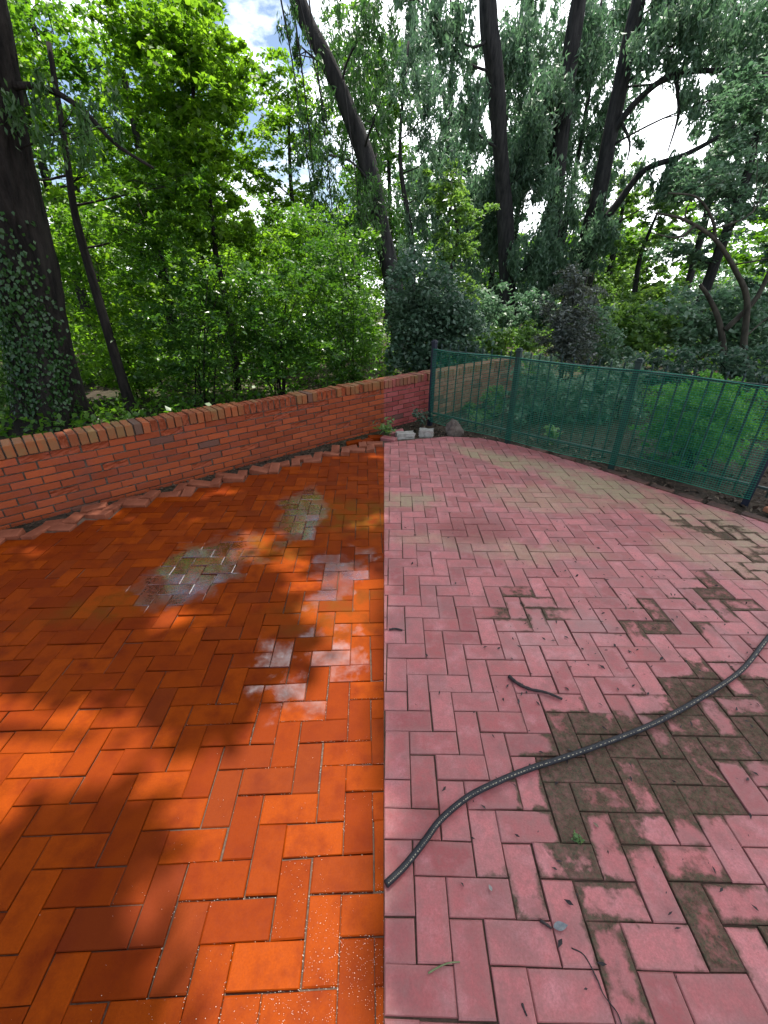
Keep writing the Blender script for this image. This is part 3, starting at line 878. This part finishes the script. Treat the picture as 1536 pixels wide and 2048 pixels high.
# dark edging bricks set end to end outside the paving
k = 0
for a, b in zip(RIGHT_EDGE[4:10], RIGHT_EDGE[5:11]):
    A = Vector(a); B = Vector(b); d = (B - A); n = max(1, int(d.length / .21)); an = math.atan2(d.y, d.x)
    for i in range(n):
        p = A + d * ((i + .5) / n) + Vector((-d.y, d.x)).normalized() * .055
        mb = MB(); mb.box((0, 0, 0), (.19, .085, .06), None, .005, (rnd.random() * .4, .96 if rnd.random() < .4 else .3, 0))
        o = mb.build('edging_brick', M['edge'] if 'edge' in M else M.setdefault('edge', simple('dirty brick', (.03, .022, .018), (.16, .075, .05), 11, .85, .6, .006)), None, loc=(p.x, p.y, -.028 + rnd.uniform(-.006, .006)))
        o.rotation_euler = (rnd.gauss(0, .05), rnd.gauss(0, .03), an + rnd.gauss(0, .03))
        tag(o, 'dirty dark brick in the soil below the fence, %s from the far end' % ordinal(k), 'brick', 'dark edging bricks below the fence'); k += 1
mb = MB(); mb.box((0, 0, 0), (.30, .30, .045), None, .006, (.5, .4, 0))
o = mb.build('paving_slab', simple('terracotta', (.36, .12, .06), (.52, .22, .12), 9, .8, .3, .004), None, loc=(3.42, 3.12, .0)); o.rotation_euler = (.03, -.03, .35)
tag(o, 'terracotta coloured slab lying on the soil beside the nearest fence post', 'slab')


# ------------------------------------------------------------------ the sunny grove beyond the wall (west)
T1 = [(-4.70, 5.95, -.1), (-4.45, 5.88, .96), (-4.20, 5.8, 2.3), (-3.95, 5.7, 3.34), (-3.74, 5.6, 4.2), (-3.5, 5.6, 6.5), (-3.4, 5.7, 9.0)]
tree('old_tree', 'massive dark trunked tree wrapped in ivy, leaning behind the left end of the wall', 'tree', T1, [.42, .33, .275, .25, .235, .22, .19],
     [(-3.1, 5.5, 3.15, .75, .3, .35, 800), (-5.3, 6.6, 4.2, .9, .7, .6, 1200)], 'willow', .085, .34, True, extra=[(spline([(-4.0, 5.7, 3.42), (-3.4, 5.62, 3.42), (-3.03, 5.6, 3.26), (-2.7, 5.5, 2.95), (-2.35, 5.45, 2.75)], 5), np.linspace(.034, .012, 21))], n=96, lr=.012, fine=30)
def ivy(label, T, rad, a0, a1, z0, z1, n, size, toward=-math.pi / 2, name='ivy'):
    tp = spline(T, 6); zz = [p[2] for p in tp]; P = []; D = []; N = []
    zz_r = np.linspace(0, len(T) - 1, len(tp)); 
    seeds = [(rg.uniform(z0, z1), rg.uniform(a0, a1)) for _ in range(60)]
    for _ in range(n):
        sz, sa = seeds[rnd.randrange(len(seeds))]
        z = min(z1 + .3, max(z0, rnd.gauss(sz, .28))); a = toward + rnd.gauss(sa, .28)
        if rnd.random() < ((z - z0) / (z1 - z0)) ** 1.5: continue
        c = [np.interp(z, zz, [p[k] for p in tp]) for k in (0, 1)]; r = np.interp(z, zz, np.interp(zz_r, range(len(rad)), rad)) * 1.12 + abs(rnd.gauss(.0, .03))
        P.append((c[0] + math.cos(a) * r, c[1] + math.sin(a) * r, z)); N.append((math.cos(a) + rnd.gauss(0, .4), math.sin(a) + rnd.gauss(0, .4), .5 + rnd.gauss(0, .3))); D.append((rnd.gauss(0, .5), rnd.gauss(0, .5), -1))
    n = len(P); ln = size * rg.uniform(.6, 1.2, n)
    o = link(name, leaf_mesh(np.array(P), np.array(D), np.array(N), ln, ln * .8, name), LF['ivy']); tag(o, label, 'ivy')
ivy('glossy ivy climbing the dark leaning trunk behind the wall', T1, [.42, .33, .275, .25, .235, .22, .19], -1.1, 1.0, .0, 2.5, 4200, .055)

tree('slender_tree', 'slender dark tree close beside the ivy covered trunk, just behind the wall', 'tree', [(-3.82, 6.4, -.1), (-3.9, 6.5, .95), (-3.98, 6.6, 1.77), (-4.03, 6.7, 2.5), (-3.98, 6.8, 3.2), (-3.9, 6.9, 4.2)], [.075, .064, .056, .045, .036, .025],
     [(-3.5, 7.2, 2.5, .9, .7, .45, 2600), (-5.3, 7.0, 3.5, .8, .7, .6, 2400), (-3.0, 7.2, 2.9, .8, .7, .3, 1700), (-4.5, 7.5, 2.2, .6, .6, .7, 1500)], 'mid', .085, .42, lr=.016)
tree('maple_sapling', 'tall thin maple sapling with bright layered leaves in the middle of the sunny grove', 'tree', [(-2.81, 8.3, -.1), (-2.75, 8.3, 1.1), (-2.82, 8.3, 2.24), (-2.78, 8.3, 2.92), (-2.84, 8.3, 3.83), (-2.7, 8.3, 4.6), (-2.7, 8.3, 5.4)], [.055, .05, .042, .035, .028, .02, .012],
     [(-2.9, 8.2, 4.1, 1.2, .9, .42, 3800), (-2.85, 8.0, 3.4, .9, .8, .35, 2800), (-3.3, 8.2, 2.9, 1.1, .8, .35, 3000), (-2.6, 8.3, 4.6, .8, .7, .35, 2200), (-3.2, 8.3, 4.9, 1.0, .8, .4, 2600), (-2.6, 8.3, 2.4, 1.1, .7, .3, 2200)], 'bright', .11, .55, lr=.012, per=34, tilt=.45)
L4 = [(.45, 12.2, -.1), (.40, 12, 1.0), (-.05, 12, 2.9), (-.38, 12, 4.13), (-.84, 12, 5.2), (-1.22, 12, 5.9), (-1.6, 12, 6.5), (-2.0, 12, 7.6)]
tree('leaning_tree', 'dark leaning tree with hanging narrow leaves, right of the blue sky gap', 'tree', L4, [.26, .23, .20, .19, .18, .17, .16, .14],
     [(-.9, 13.2, 6.2, .8, .9, 1.0, 2500), (-.35, 13.2, 4.8, .7, .8, 1.1, 2600), (-.1, 11.3, 4.9, .4, .6, 1.0, 700), (-1.35, 11.3, 4.2, .55, .7, 1.3, 1700), (-.25, 11.5, 6.2, .6, .8, .9, 1700), (-.5, 11.4, 3.1, .8, .7, 1.0, 2200), (-1.3, 11.3, 3.0, .5, .6, .8, 1000), (-1.7, 11.5, 5.9, .28, .5, .8, 420)],
     'willow', .12, .27, True, n=16, lr=.03, bark='bark_dark')
# hanging vines
for i, (x, y, z0, z1) in enumerate([(-1.55, 11.2, 2.2, 6.6), (-1.28, 11.4, 2.6, 6.8), (-1.72, 11.0, 3.4, 6.4), (-.62, 11, 1.9, 5.2), (-1.45, 11.1, 4.6, 6.5)]):
    v, f = tube(spline([(x - .15, y, z1), (x, y + .1, (z0 + z1) / 2 + .4), (x + .12 + .05 * i, y, z0)], 8), np.linspace(.018, .010, 17), 5, .3, i)
    tag(link('hanging_vine', mesh(v, f, True), M['bark_dark']), 'thin vine hanging from the leaning tree, %s from the left' % ordinal([1, 3, 0, 4, 2][i]), 'vine', 'vines hanging from the leaning tree')

# understorey shrubs along the back of the wall
G = 'shrubs growing behind the sunny stretch of wall'
shrub('shrub', 'pale leaved shrub in full sun between the ivy covered trunk and the slender dark tree', (-4.3, 7.6), [(-4.4, 7.5, 1.2, .7, .5, .9, 2600), (-4.1, 7.3, .5, .6, .4, .5, 1400), (-4.9, 7.4, 2.2, .7, .5, .7, 1500)], 'bright', .085, .5, G)
shrub('shrub', 'light green shrub at the far left edge behind the big trunk', (-5.9, 6.6), [(-5.9, 6.5, .9, .8, .5, 1.0, 2200), (-5.6, 6.6, .2, .7, .5, .5, 1000), (-6.4, 7, 2.6, .8, .6, 1.2, 1600)], 'fresh', .085, .5, G)
shrub('shrub', 'wide arching shrub right of the slender dark tree, with pale leaf tips', (-2.9, 6.9), [(-2.9, 6.9, 1.25, .9, .6, .6, 3200), (-3.1, 6.7, .6, .8, .5, .45, 1700), (-2.4, 7.0, 1.8, .7, .5, .4, 1500)], 'shrub', .08, .42, G, stems=12)
shrub('shrub', 'dense glossy shrub behind the middle of the sunny wall, reaching above the broken coping', (-1.75, 7.4), [(-1.8, 7.3, 1.2, .85, .6, .6, 3400), (-1.6, 7.1, .7, .9, .5, .5, 2200), (-1.3, 7.5, 1.7, .6, .5, .3, 1000)], 'shrub', .08, .45, G, stems=12)
shrub('shrub', 'dark shaded shrub nearest the place where the orange and the red wall meet', (-.6, 7.9), [(-.65, 7.8, 1.2, .65, .6, .8, 3000), (-.6, 7.5, .5, .7, .5, .5, 1700), (-.8, 8.0, 2.1, .6, .5, .5, 1500)], 'shrub', .075, .42, G, stems=10, keep=lw)
shrub('shrub', 'taller loose shrub with airy sunlit tips under the leaning tree', (-1.0, 9.6), [(-1.1, 9.5, 2.3, .9, .7, .8, 3000), (-.8, 9.4, 1.2, .8, .6, .8, 2200), (-1.9, 9.8, 2.6, .7, .6, .6, 1800)], 'mid', .09, .45, G, stems=10, keep=lw)
shrub('shrub', 'low green shrub on the ground between the ivy covered trunk and the slender dark tree', (-4.6, 8.9), [(-5.3, 8.8, .5, 1.0, .6, .55, 2600), (-3.9, 8.7, .5, .9, .6, .5, 2400)], 'mid', .09, .5, G, stems=8)
shrub('shrub', 'bright loose shrub standing farther back in the middle of the sunny grove', (-3.4, 10.2), [(-3.3, 10.2, 1.7, 1.2, .8, 1.2, 3600), (-2.3, 10.4, 1.4, .9, .7, 1.0, 2400)], 'bright', .10, .5, G, stems=9)

GB = 'trees filling the back of the sunny grove'
def bgtree(x, y, h, w, leaf, label, grp, n=5000, size=.16, r=.12, z0=1.2, keep=None, hang=False, aspect=.5, bark='bark_dark', lean=0):
    T = [(x, y, -.3), (x + lean * .3 + rg.normal(0, .1), y, h * .35), (x + lean * .6 + rg.normal(0, .2), y, h * .65), (x + lean, y, h * .95)]
    bl = []
    k = 7
    for i in range(k):
        z = z0 + (h - z0) * (i + .5) / k; f = 1 - .35 * abs(i / k - .45)
        bl.append((x + lean * z / h + rg.normal(0, .30 * w), y + rg.normal(0, .25 * w), z, w * f * .62, w * f * .55, (h - z0) / k * .85, n * 1.6 / k))
    return tree('woodland_tree', label, 'tree', T, [r, r * .85, r * .6, r * .3], bl, leaf, size, aspect, hang, grp, bark, lr=r * .22, keep=keep, n=8)
bgtree(-9.6, 10.5, 7.5, 3.0, 'bright', 'sunlit yellow green tree at the far left behind the ivy covered trunk', GB, 6500, .14)
bgtree(-6.9, 11.0, 6.4, 2.4, 'bright', 'sunlit tree just right of the ivy covered trunk, with clear yellow green leaves', GB, 7500, .13)
bgtree(-5.7, 12.6, 7.2, 2.4, 'mid', 'darker tree standing behind the slender dark tree', GB, 7500, .14, .14)
bgtree(-4.4, 13.5, 7.2, 1.9, 'bright', 'bright tree behind the maple sapling', GB, 7500, .14, .1)
bgtree(-2.6, 15.5, 6.8, 2.0, 'bright', 'pale lit tree under the gap of blue sky', GB, 8500, .14, .1, keep=lw)
bgtree(-1.0, 17.0, 8.6, 1.7, 'mid', 'tree seen beneath the leaning tree', GB, 5000, .15, .1, keep=lw)
bgtree(-10.0, 17.0, 10.0, 3.2, 'mid', 'tall tree at the back of the grove on the left', GB, 7500, .20, .18)
bgtree(-6.9, 18.5, 9.6, 2.4, 'bright', 'tall bright tree at the back of the grove, left of the blue sky gap', GB, 7000, .18, .16)
bgtree(-7.9, 9.0, 6.3, 1.7, 'mid', 'leafy tree directly behind the ivy covered trunk', GB, 6500, .11, .08)
bgtree(.1, 24, 10.5, 2.0, 'mid', 'distant tree exactly behind the leaning tree', GB, 5500, .2, .14)
bgtree(-12.5, 15.0, 9.5, 3.6, 'mid', 'tall tree farthest left at the back of the grove', GB, 9000, .20, .16)

# ------------------------------------------------------------------ the cool shaded wood beyond the fence (east)
GW = 'tall bare trunks in the shaded wood'
tree('tall_tree', 'tall dark straight trunk with drooping leaves, leftmost of the three in the shaded wood', 'tree', [(5.30, 19.4, -.4), (4.78, 19.4, 3.03), (4.12, 19.2, 6.03), (3.55, 19, 8.26), (3.25, 19, 9.3), (2.7, 19, 12.5), (2.4, 19, 15)], [.36, .29, .27, .27, .27, .22, .15],
     [(4.0, 20.6, 4.3, 1.3, 1.0, 2.0, 7800), (5.2, 20.4, 5.8, 1.0, 1.0, 1.7, 4500), (2.0, 18.3, 8.4, .9, 1.0, 1.4, 2100), (4.7, 20.6, 8.8, 1.0, 1.0, 1.3, 3450), (5.6, 18.4, 2.6, .9, .8, 1.2, 2550), (1.0, 18, 9.2, 1.0, 1, .9, 1350), (2.9, 18.2, 6.4, .55, .8, 1.3, 1050)],
     'cool', .22, .30, True, GW, 'bark_dark', lr=.05, n=16)
tree('tall_tree', 'middle of the three tall dark trunks, half veiled by hanging leaves', 'tree', [(6.85, 20, -.4), (6.68, 20, 3.07), (6.52, 20, 5.78), (6.39, 20, 7.59), (6.33, 20, 9.7), (6.4, 20, 12.5), (6.5, 20, 15)], [.44, .32, .27, .26, .25, .2, .15],
     [(6.3, 18.8, 3.8, 1.1, 1.0, 2.0, 2600), (6.3, 21, 6.8, 1.2, 1.0, 1.6, 5700), (6.9, 21, 9.2, 1.2, 1.0, 1.2, 4200), (7.0, 18.8, 2.2, 1.0, .8, 1.0, 2700), (5.5, 19.2, 7.4, .9, 1, 1.2, 2100)],
     'cool', .22, .30, True, GW, 'bark_dark', lr=.05, n=16)
tree('forked_tree', 'tall trunk with two arching limbs, rightmost of three in the shaded wood', 'tree', [(7.42, 19, -.4), (7.66, 19, 2.67), (7.81, 19, 4.86), (7.82, 19, 6.65), (7.85, 19, 8.5), (7.9, 19, 10), (8.1, 19, 13)], [.42, .32, .27, .24, .22, .2, .14],
     [(9.3, 18, 8.6, 1.8, 1.0, 1.0, 5400), (10.6, 17.4, 7.0, 1.4, 1.0, .9, 2300), (9.8, 17.6, 4.9, 1.2, 1.0, .7, 2250), (11.4, 17.2, 8.6, 1.4, 1, 1.0, 2500), (8.6, 18.6, 9.6, .8, .8, .8, 1650), (7.9, 18.3, 3.3, .7, .7, 1.2, 1800)],
     'cool', .21, .32, True, None, 'bark_dark', n=16, lr=.04,
     extra=[(spline([(7.8, 19, 6.3), (8.25, 18.5, 7.1), (9.06, 18, 7.6), (10.6, 17.5, 7.55), (11.6, 17.3, 7.9)], 6), np.linspace(.12, .035, 25)),
            (spline([(7.72, 19, 3.2), (8.39, 18.5, 4.48), (8.8, 18, 5.23), (9.73, 17.5, 5.52), (10.6, 17, 6.0), (11.8, 16.8, 6.9)], 6), np.linspace(.14, .035, 31)),
            (spline([(9.1, 18, 7.55), (9.35, 17.8, 6.6), (9.2, 17.6, 5.6)], 6), np.linspace(.06, .02, 13)),
            (spline([(8.0, 18.8, 6.7), (8.35, 18.6, 6.1), (8.4, 18.6, 5.6)], 5), np.linspace(.06, .02, 11))])
shrub('vine_mound', 'big dark rounded mound of vines over the red wall, left of the corner fence post', (.9, 8.3), [(.60, 8.3, 1.5, .66, .7, .84, 7000), (1.15, 8.2, 1.0, .78, .7, .80, 6500), (.45, 8.0, .6, .45, .6, .5, 2000), (1.6, 8.1, .5, .45, .6, .45, 1400)], 'cooldark', .085, .6, None, 8, per=48, keep=rw, cat='vines', spread=1.2)
shrub('dusky_shrub', 'upright dusky grey green shrub with narrow leaves behind the second fence bay', (2.95, 7.1), [(2.80, 7, 1.28, .42, .34, .58, 5200), (2.9, 7, .85, .44, .36, .36, 2600), (2.74, 7, 1.75, .22, .18, .22, 700)], 'purple', .065, .34, None, 9, tilt=1.2)
shrub('low_shrub', 'low green shrub right behind the second fence bay, below the dusky shrub', (2.2, 6.05), [(2.15, 6.1, .52, .42, .4, .40, 2400), (2.55, 6.1, .35, .35, .35, .35, 1400), (1.9, 5.9, .25, .28, .3, .26, 700)], 'cool', .06, .5, None, 7)
shrub('boxwood', 'clipped round boxwood bush behind the third fence bay', (3.30, 4.35), [(3.32, 4.40, .47, .50, .46, .42, 24000), (3.32, 4.40, .28, .50, .44, .28, 9000)], 'box', .032, .6, None, 14, per=60, spread=.7, tilt=3.)
shrub('broad_leaf_shrub', 'cool green shrub behind the fence, between the low shrub and the boxwood', (3.3, 6.3), [(3.35, 6.3, .40, .55, .4, .40, 2400), (2.9, 6.0, .2, .35, .3, .25, 800)], 'cool', .07, .55, None, 7)
GU = 'pale brush on the slope behind the fence'
shrub('brush', 'pale green brush at the foot of the tall trunks, above the first fence bay', (2.6, 9.6), [(2.3, 9.6, .62, .9, .5, .35, 1700), (3.1, 9.9, .75, .7, .5, .35, 1400)], 'fresh', .10, .6, GU)
shrub('brush', 'pale leafy brush right of the dusky shrub', (4.7, 9.2), [(4.5, 9.2, .85, .9, .6, .55, 3000), (5.3, 9.3, 1.0, .7, .6, .5, 2000)], 'fresh', .11, .6, GU)
shrub('brush', 'broad leaved pale brush behind the curved pale stemmed tree', (6.6, 9.4), [(6.4, 9.4, 1.1, 1.0, .7, .7, 3200), (7.3, 9.3, .9, .8, .6, .7, 2200)], 'cool', .12, .6, GU)
shrub('brush', 'dark green brush above the boxwood, in front of the curved pale stemmed tree', (5.2, 6.6), [(4.9, 6.6, .55, .7, .5, .45, 2400), (5.9, 6.5, .6, .7, .5, .5, 2400), (4.2, 6.9, .55, .5, .4, .4, 1400)], 'cooldark', .08, .55, GU)
shrub('brush', 'fern like green brush seen between the dusky shrub and the pale brush', (3.9, 8.2), [(3.75, 8.2, 1.0, .45, .4, .6, 1900), (4.0, 8.1, .5, .6, .4, .4, 1500)], 'cool', .085, .45, GU)
shrub('brush', 'low brush against the brown end of the wall behind the first fence bay', (1.55, 6.4), [(1.45, 6.35, .12, .35, .25, .2, 600), (1.75, 6.7, .2, .3, .2, .2, 500)], 'fresh', .07, .5, GU)
tree('curved_tree', 'small tree with curved pale branching stems at the right edge', 'tree', [(5.85, 7, -.1), (5.79, 7, .37), (5.56, 7, .9), (5.36, 7, 1.52), (5.04, 7, 1.90), (4.62, 7, 2.27), (4.12, 7, 2.50), (3.69, 7, 2.58)], [.06, .052, .045, .04, .034, .027, .02, .01],
     [(6.0, 7.2, 2.7, .8, .5, .7, 1900), (6.5, 7.2, 1.8, .6, .5, .8, 1700), (5.2, 7.3, 3.2, .9, .5, .4, 1100), (4.3, 7.2, 2.9, .6, .4, .22, 380)], 'cool', .08, .5, False, None, 'bark_pale', n=10, lr=.014,
     extra=[(spline([(5.58, 7.15, .1), (5.5, 7.2, .6), (5.23, 7.2, 1.17), (4.95, 7.2, 1.52), (4.73, 7.2, 1.72)], 6), np.linspace(.058, .025, 25)),
            (spline([(5.3, 7.15, 1.1), (5.55, 7.1, 1.5), (5.62, 7.1, 1.9)], 5), np.linspace(.04, .03, 11)),
            (spline([(4.62, 7, 2.27), (4.5, 7, 2.5), (4.2, 7, 2.75), (3.8, 7, 2.8)], 5), np.linspace(.025, .008, 16)),
            (spline([(4.3, 7, 2.45), (4.1, 7, 2.3), (3.7, 7, 2.35)], 5), np.linspace(.02, .006, 11))])
GE = 'trees at the back of the shaded wood'
bgtree(1.9, 15.0, 4.6, 1.5, 'fresh', 'yellow green tree in the light between the mound of vines and the tall trunks', GE, 5000, .13, .08, .2, rw)
bgtree(3.0, 23, 7.2, 2.2, 'cool', 'soft green tree behind the leftmost tall trunk', GE, 5500, .20, .14, .5, rw)
bgtree(.9, 14.5, 7.4, 1.3, 'cool', 'dark stemmed tree with hanging leaves at the left end of the shaded wood', GE, 3600, .15, .09, 2.6, None, True, .28, lean=-.3)
bgtree(9.3, 17.5, 4.2, 1.6, 'fresh', 'pale green tree seen under the arching limb', GE, 3500, .15, .12, .5)
bgtree(9.0, 13.6, 6.5, 1.7, 'cool', 'tree with a dark bent trunk near the right edge', GE, 6500, .14, .16, 2.4, None, False, .45)
bgtree(11.2, 13.2, 8.8, 2.0, 'cooldark', 'dense dark tree filling the right edge', GE, 9000, .15, .16, 1.0)
bgtree(9.6, 11.0, 4.4, 1.6, 'cooldark', 'low dark leafy tree at the right edge behind the brush', GE, 6000, .12, .1, .4)
bgtree(14.2, 16.0, 10, 2.8, 'cool', 'large tree beyond the right edge of the fence garden', GE, 6500, .2, .2, 1.0)
bgtree(6.8, 26, 8.5, 2.8, 'cool', 'distant tree behind the middle tall trunk', GE, 5500, .24, .18, .6)
bgtree(11.6, 25, 6.8, 2.6, 'fresh', 'distant light green tree between the arching limbs', GE, 5000, .22, .18, .6)
bgtree(2.6, 24, 12.5, 2.0, 'cool', 'tall airy tree with drooping leaves behind the leftmost tall trunk', GE, 2600, .26, .14, 5.0, rw, True, .32)
bgtree(5.4, 24, 12.0, 2.0, 'cool', 'tall drooping tree seen between the leftmost and the middle tall trunk', GE, 4800, .26, .14, 4.0, rw, True, .32)
bgtree(9.8, 23, 12.0, 2.4, 'cool', 'tall drooping tree behind the upper arching limb', GE, 3000, .26, .14, 5.5, rw, True, .32)
bgtree(13.6, 21.5, 11.5, 2.6, 'cool', 'tall drooping tree at the upper right', GE, 5200, .26, .16, 5.0, rw, True, .34)
bgtree(7.8, 22, 11.5, 1.9, 'cool', 'tall drooping tree filling the gap right of the middle tall trunk', GE, 4200, .24, .14, 3.5, rw, True, .32)
bgtree(.9, 30, 8.2, 2.6, 'cool', 'farthest pale tree at the left of the shaded wood', GE, 4500, .26, .2, .6, rw)

GT = 'low thicket at the back of the wood'
for i, (x, y, w, h, lf, lb) in enumerate([(-12, 18, 2.6, 1.8, 'mid', 'thicket at the far left under the tall trees'), (-8.2, 14.2, 2.0, 1.5, 'bright', 'sunlit thicket seen right of the ivy covered trunk'),
        (-5.3, 15.2, 2.0, 1.6, 'mid', 'thicket beneath the bright trees left of the maple sapling'), (-3.0, 12.2, 1.5, 1.4, 'mid', 'thicket behind the foot of the maple sapling'), (-1.5, 13.8, 1.3, 1.5, 'mid', 'thicket left of the foot of the leaning tree'), (-2.0, 19, 1.9, 2.2, 'bright', 'bright thicket far behind the leaning tree'),
        (1.5, 13.0, 1.3, 1.5, 'cool', 'thicket behind the mound of vines'), (3.4, 16.5, 1.6, 1.7, 'cool', 'thicket left of the leftmost tall trunk'), (6.2, 17.0, 1.3, 1.2, 'cooldark', 'thicket between the feet of the tall trunks'), (8.6, 16.0, 2.0, 1.6, 'fresh', 'pale thicket right of the tall trunks'),
        (12.4, 18, 2.4, 2.2, 'cool', 'thicket at the far right under the trees'), (5.0, 24, 2.4, 2.6, 'cool', 'distant thicket between the tall trunks'), (10.5, 23, 2.6, 2.4, 'fresh', 'distant pale thicket under the arching limbs')]):
    shrub('thicket', lb, (x, y), [(x, y, h * .55, w, .9, h * .62, 3600), (x + w * .5, y - .3, h * .35, w * .6, .7, h * .45, 1500)], lf, .10 + y * .004, .5, GT, 8, keep=(lw if x < 0 else rw), cat='thicket')

# far-off woodland mass
P = []
for _ in range(170):
    a = R(rnd.uniform(-52, 52)); d = rnd.uniform(30, 44)
    x, y = d * math.sin(a), d * math.cos(a)
    if abs(x) < .5: continue
    P.append((x, y, rnd.uniform(.4, 5.5), rnd.uniform(2, 3.5), 2, rnd.uniform(1.2, 2.2), 420))
o = foliage('far_woods', clumps(P, 40), LF['mid'], None, .42, .5); tag(o, 'far-off green woodland behind all the trees', 'woods', None, 'stuff')
# ground cover under the trees
pts = []
for _ in range(64000):
    x, y = rnd.uniform(-11, 13), 5.2 + rnd.random() ** 1.4 * 17
    wd = (x - WL0.x) * WN.x + (y - WL0.y) * WN.y
    if wd < .5 and x < 1.2: continue
    if x > 1 and (wd < .1 or y < 6.4 + .05 * x) and not (x > 4.4 and y > 4.4): continue
    if mnoise.noise(Vector((x * .6, y * .6, 3))) < -.12: continue
    pts.append((x, y, ground_z(x, y) + rnd.random() ** 2 * (.28 if y < 7.5 else .65)))
P = np.array(pts)
o = foliage('ground_cover', P, LF['mid'], None, .10, .6); tag(o, 'low leafy ground cover under the trees', 'ground cover', None, 'stuff')

# ------------------------------------------------------------------ unseen crowns overhead, shaped to dapple and shade the bricks
# lit spots the photograph shows on the orange bricks (ground x, y, rx, ry): gaps in the crown
GAPS = [(-.06, .6, .22, .5), (-.5, .78, .26, .3), (-.45, .45, .22, .25), (-2.30, 3.04, .22, .07), (-1.95, 3.06, .14, .05), (-.95, 2.76, .16, .10), (-1.0, 2.54, .15, .09), (-.60, 2.38, .13, .12), (-.32, 1.76, .12, .14), (-1.12, 1.86, .20, .10), (-.55, 2.08, .12, .10), (-.12, 2.1, .14, .2),
        (-2.55, 2.57, .15, .07), (-1.5, 3.48, .22, .05), (-.45, 4.16, .14, .05), (-.12, 4.5, .2, .09), (-1.40, 1.22, .38, .12), (-1.55, .98, .28, .14), (-.40, 1.12, .22, .17), (-.30, .80, .36, .24), (-.28, .48, .32, .28), (-.62, .98, .40, .12), (-.98, .96, .22, .11), (-.15, 1.12, .13, .13), (-.1, .2, .3, .25), (-.1, 1.45, .1, .12),
        (-2.1, 3.95, .10, .05), (-1.75, 4.2, .14, .05), (-2.7, 3.35, .12, .05), (-.15, 2.9, .15, .10), (-1.95, 1.3, .2, .12)]
def canopy(xr, yr, n, zr, gaps=None, size=.13):
    C = []
    while len(C) < n:
        x, y = rnd.uniform(*xr), rnd.uniform(*yr)
        if gaps:
            k = min(((x - g[0]) / (g[2] + .10)) ** 2 + ((y - g[1]) / (g[3] + .10)) ** 2 for g in gaps)
            if k < 1: continue
        t = rnd.uniform(*zr) / SD[2]
        C.append(np.array([x, y, 0]) + SD * t)
    C = np.array(C)
    m = 26; idx = np.repeat(np.arange(n), m)
    return C[idx] + rg.normal(0, 1, (len(idx), 3)) * np.array([.095, .095, .05])
root = empty('unseen_dapple_tree', (-6.8, 3.2, 0), 'unseen tree left of the patio, crown shaped to dapple the orange bricks', 'tree')
tp = spline([(-6.8, 3.2, -.2), (-6.7, 3.2, 3), (-6.3, 3.4, 6), (-5.4, 3.8, 8.3)], 6)
sp = [(tp, np.linspace(.34, .16, len(tp)))]
for e in [(-3.6, 4.2, 9.2), (-2.2, 5.6, 9.4), (-1.2, 3.6, 9.2), (-3.4, 6.6, 9.3), (-.6, 6.4, 9.5), (-2.8, 2.6, 9.1), (-.3, 4.6, 9.3), (-4.8, 5.6, 9.2)]:
    sp.append((spline([tp[-1], (np.array(tp[-1]) + e) / 2 + np.array([0, 0, .3]), e], 5), np.linspace(.09, .02, 11)))
multitube(sp, 'trunk', M['bark'], root, 8, .1)
P = np.concatenate([canopy((-4.9, -.02), (-1.2, 5.6), 3300, (8.7, 9.5), GAPS), ])  # crown shaped so its gaps let sun spots onto the bricks
foliage('crown', P, LF['willow'], root, .13, .6, False)

root = empty('added_shade_oak', (9.0, 2.0, 0), 'added unseen oak right of the fence, its crown keeping sun off the pink bricks', 'tree')
tp = spline([(9.0, 2.0, -.3), (8.9, 2.2, 6), (8.4, 2.8, 12), (7.6, 3.6, 17)], 6)
sp = [(tp, np.linspace(.5, .25, len(tp)))]
for e in [(1.5, 5, 18.5), (3, 8, 18.6), (5, 10, 18.5), (2, 11, 18.8), (5, 5, 18.2), (3.2, 3.6, 18.3), (7, 7.5, 18.4), (7, 12, 18.8)]:
    sp.append((spline([tp[-1], (np.array(tp[-1]) + e) / 2 + np.array([0, 0, .6]), e], 5), np.linspace(.16, .03, 11)))
multitube(sp, 'trunk', M['bark'], root, 8, .1)
P = []
C = np.array([np.array([rnd.uniform(-.02, 8.5), rnd.uniform(-1.5, 9.5), 0]) + SD * rnd.uniform(17.2, 19) / SD[2] for _ in range(3600)])  # dense unseen crown, added to keep the sun off this half

idx = np.repeat(np.arange(len(C)), 26)
P = C[idx] + rg.normal(0, 1, (len(idx), 3)) * np.array([.21, .21, .10]); P = P[P[:, 0] > .0]
foliage('crown', P, LF['cooldark'], root, .24, .6, False)

for o in COL.objects:
    if 'label' in o and not 4 <= len(o['label'].split()) <= 16: print('LABEL', len(o['label'].split()), o['label'])
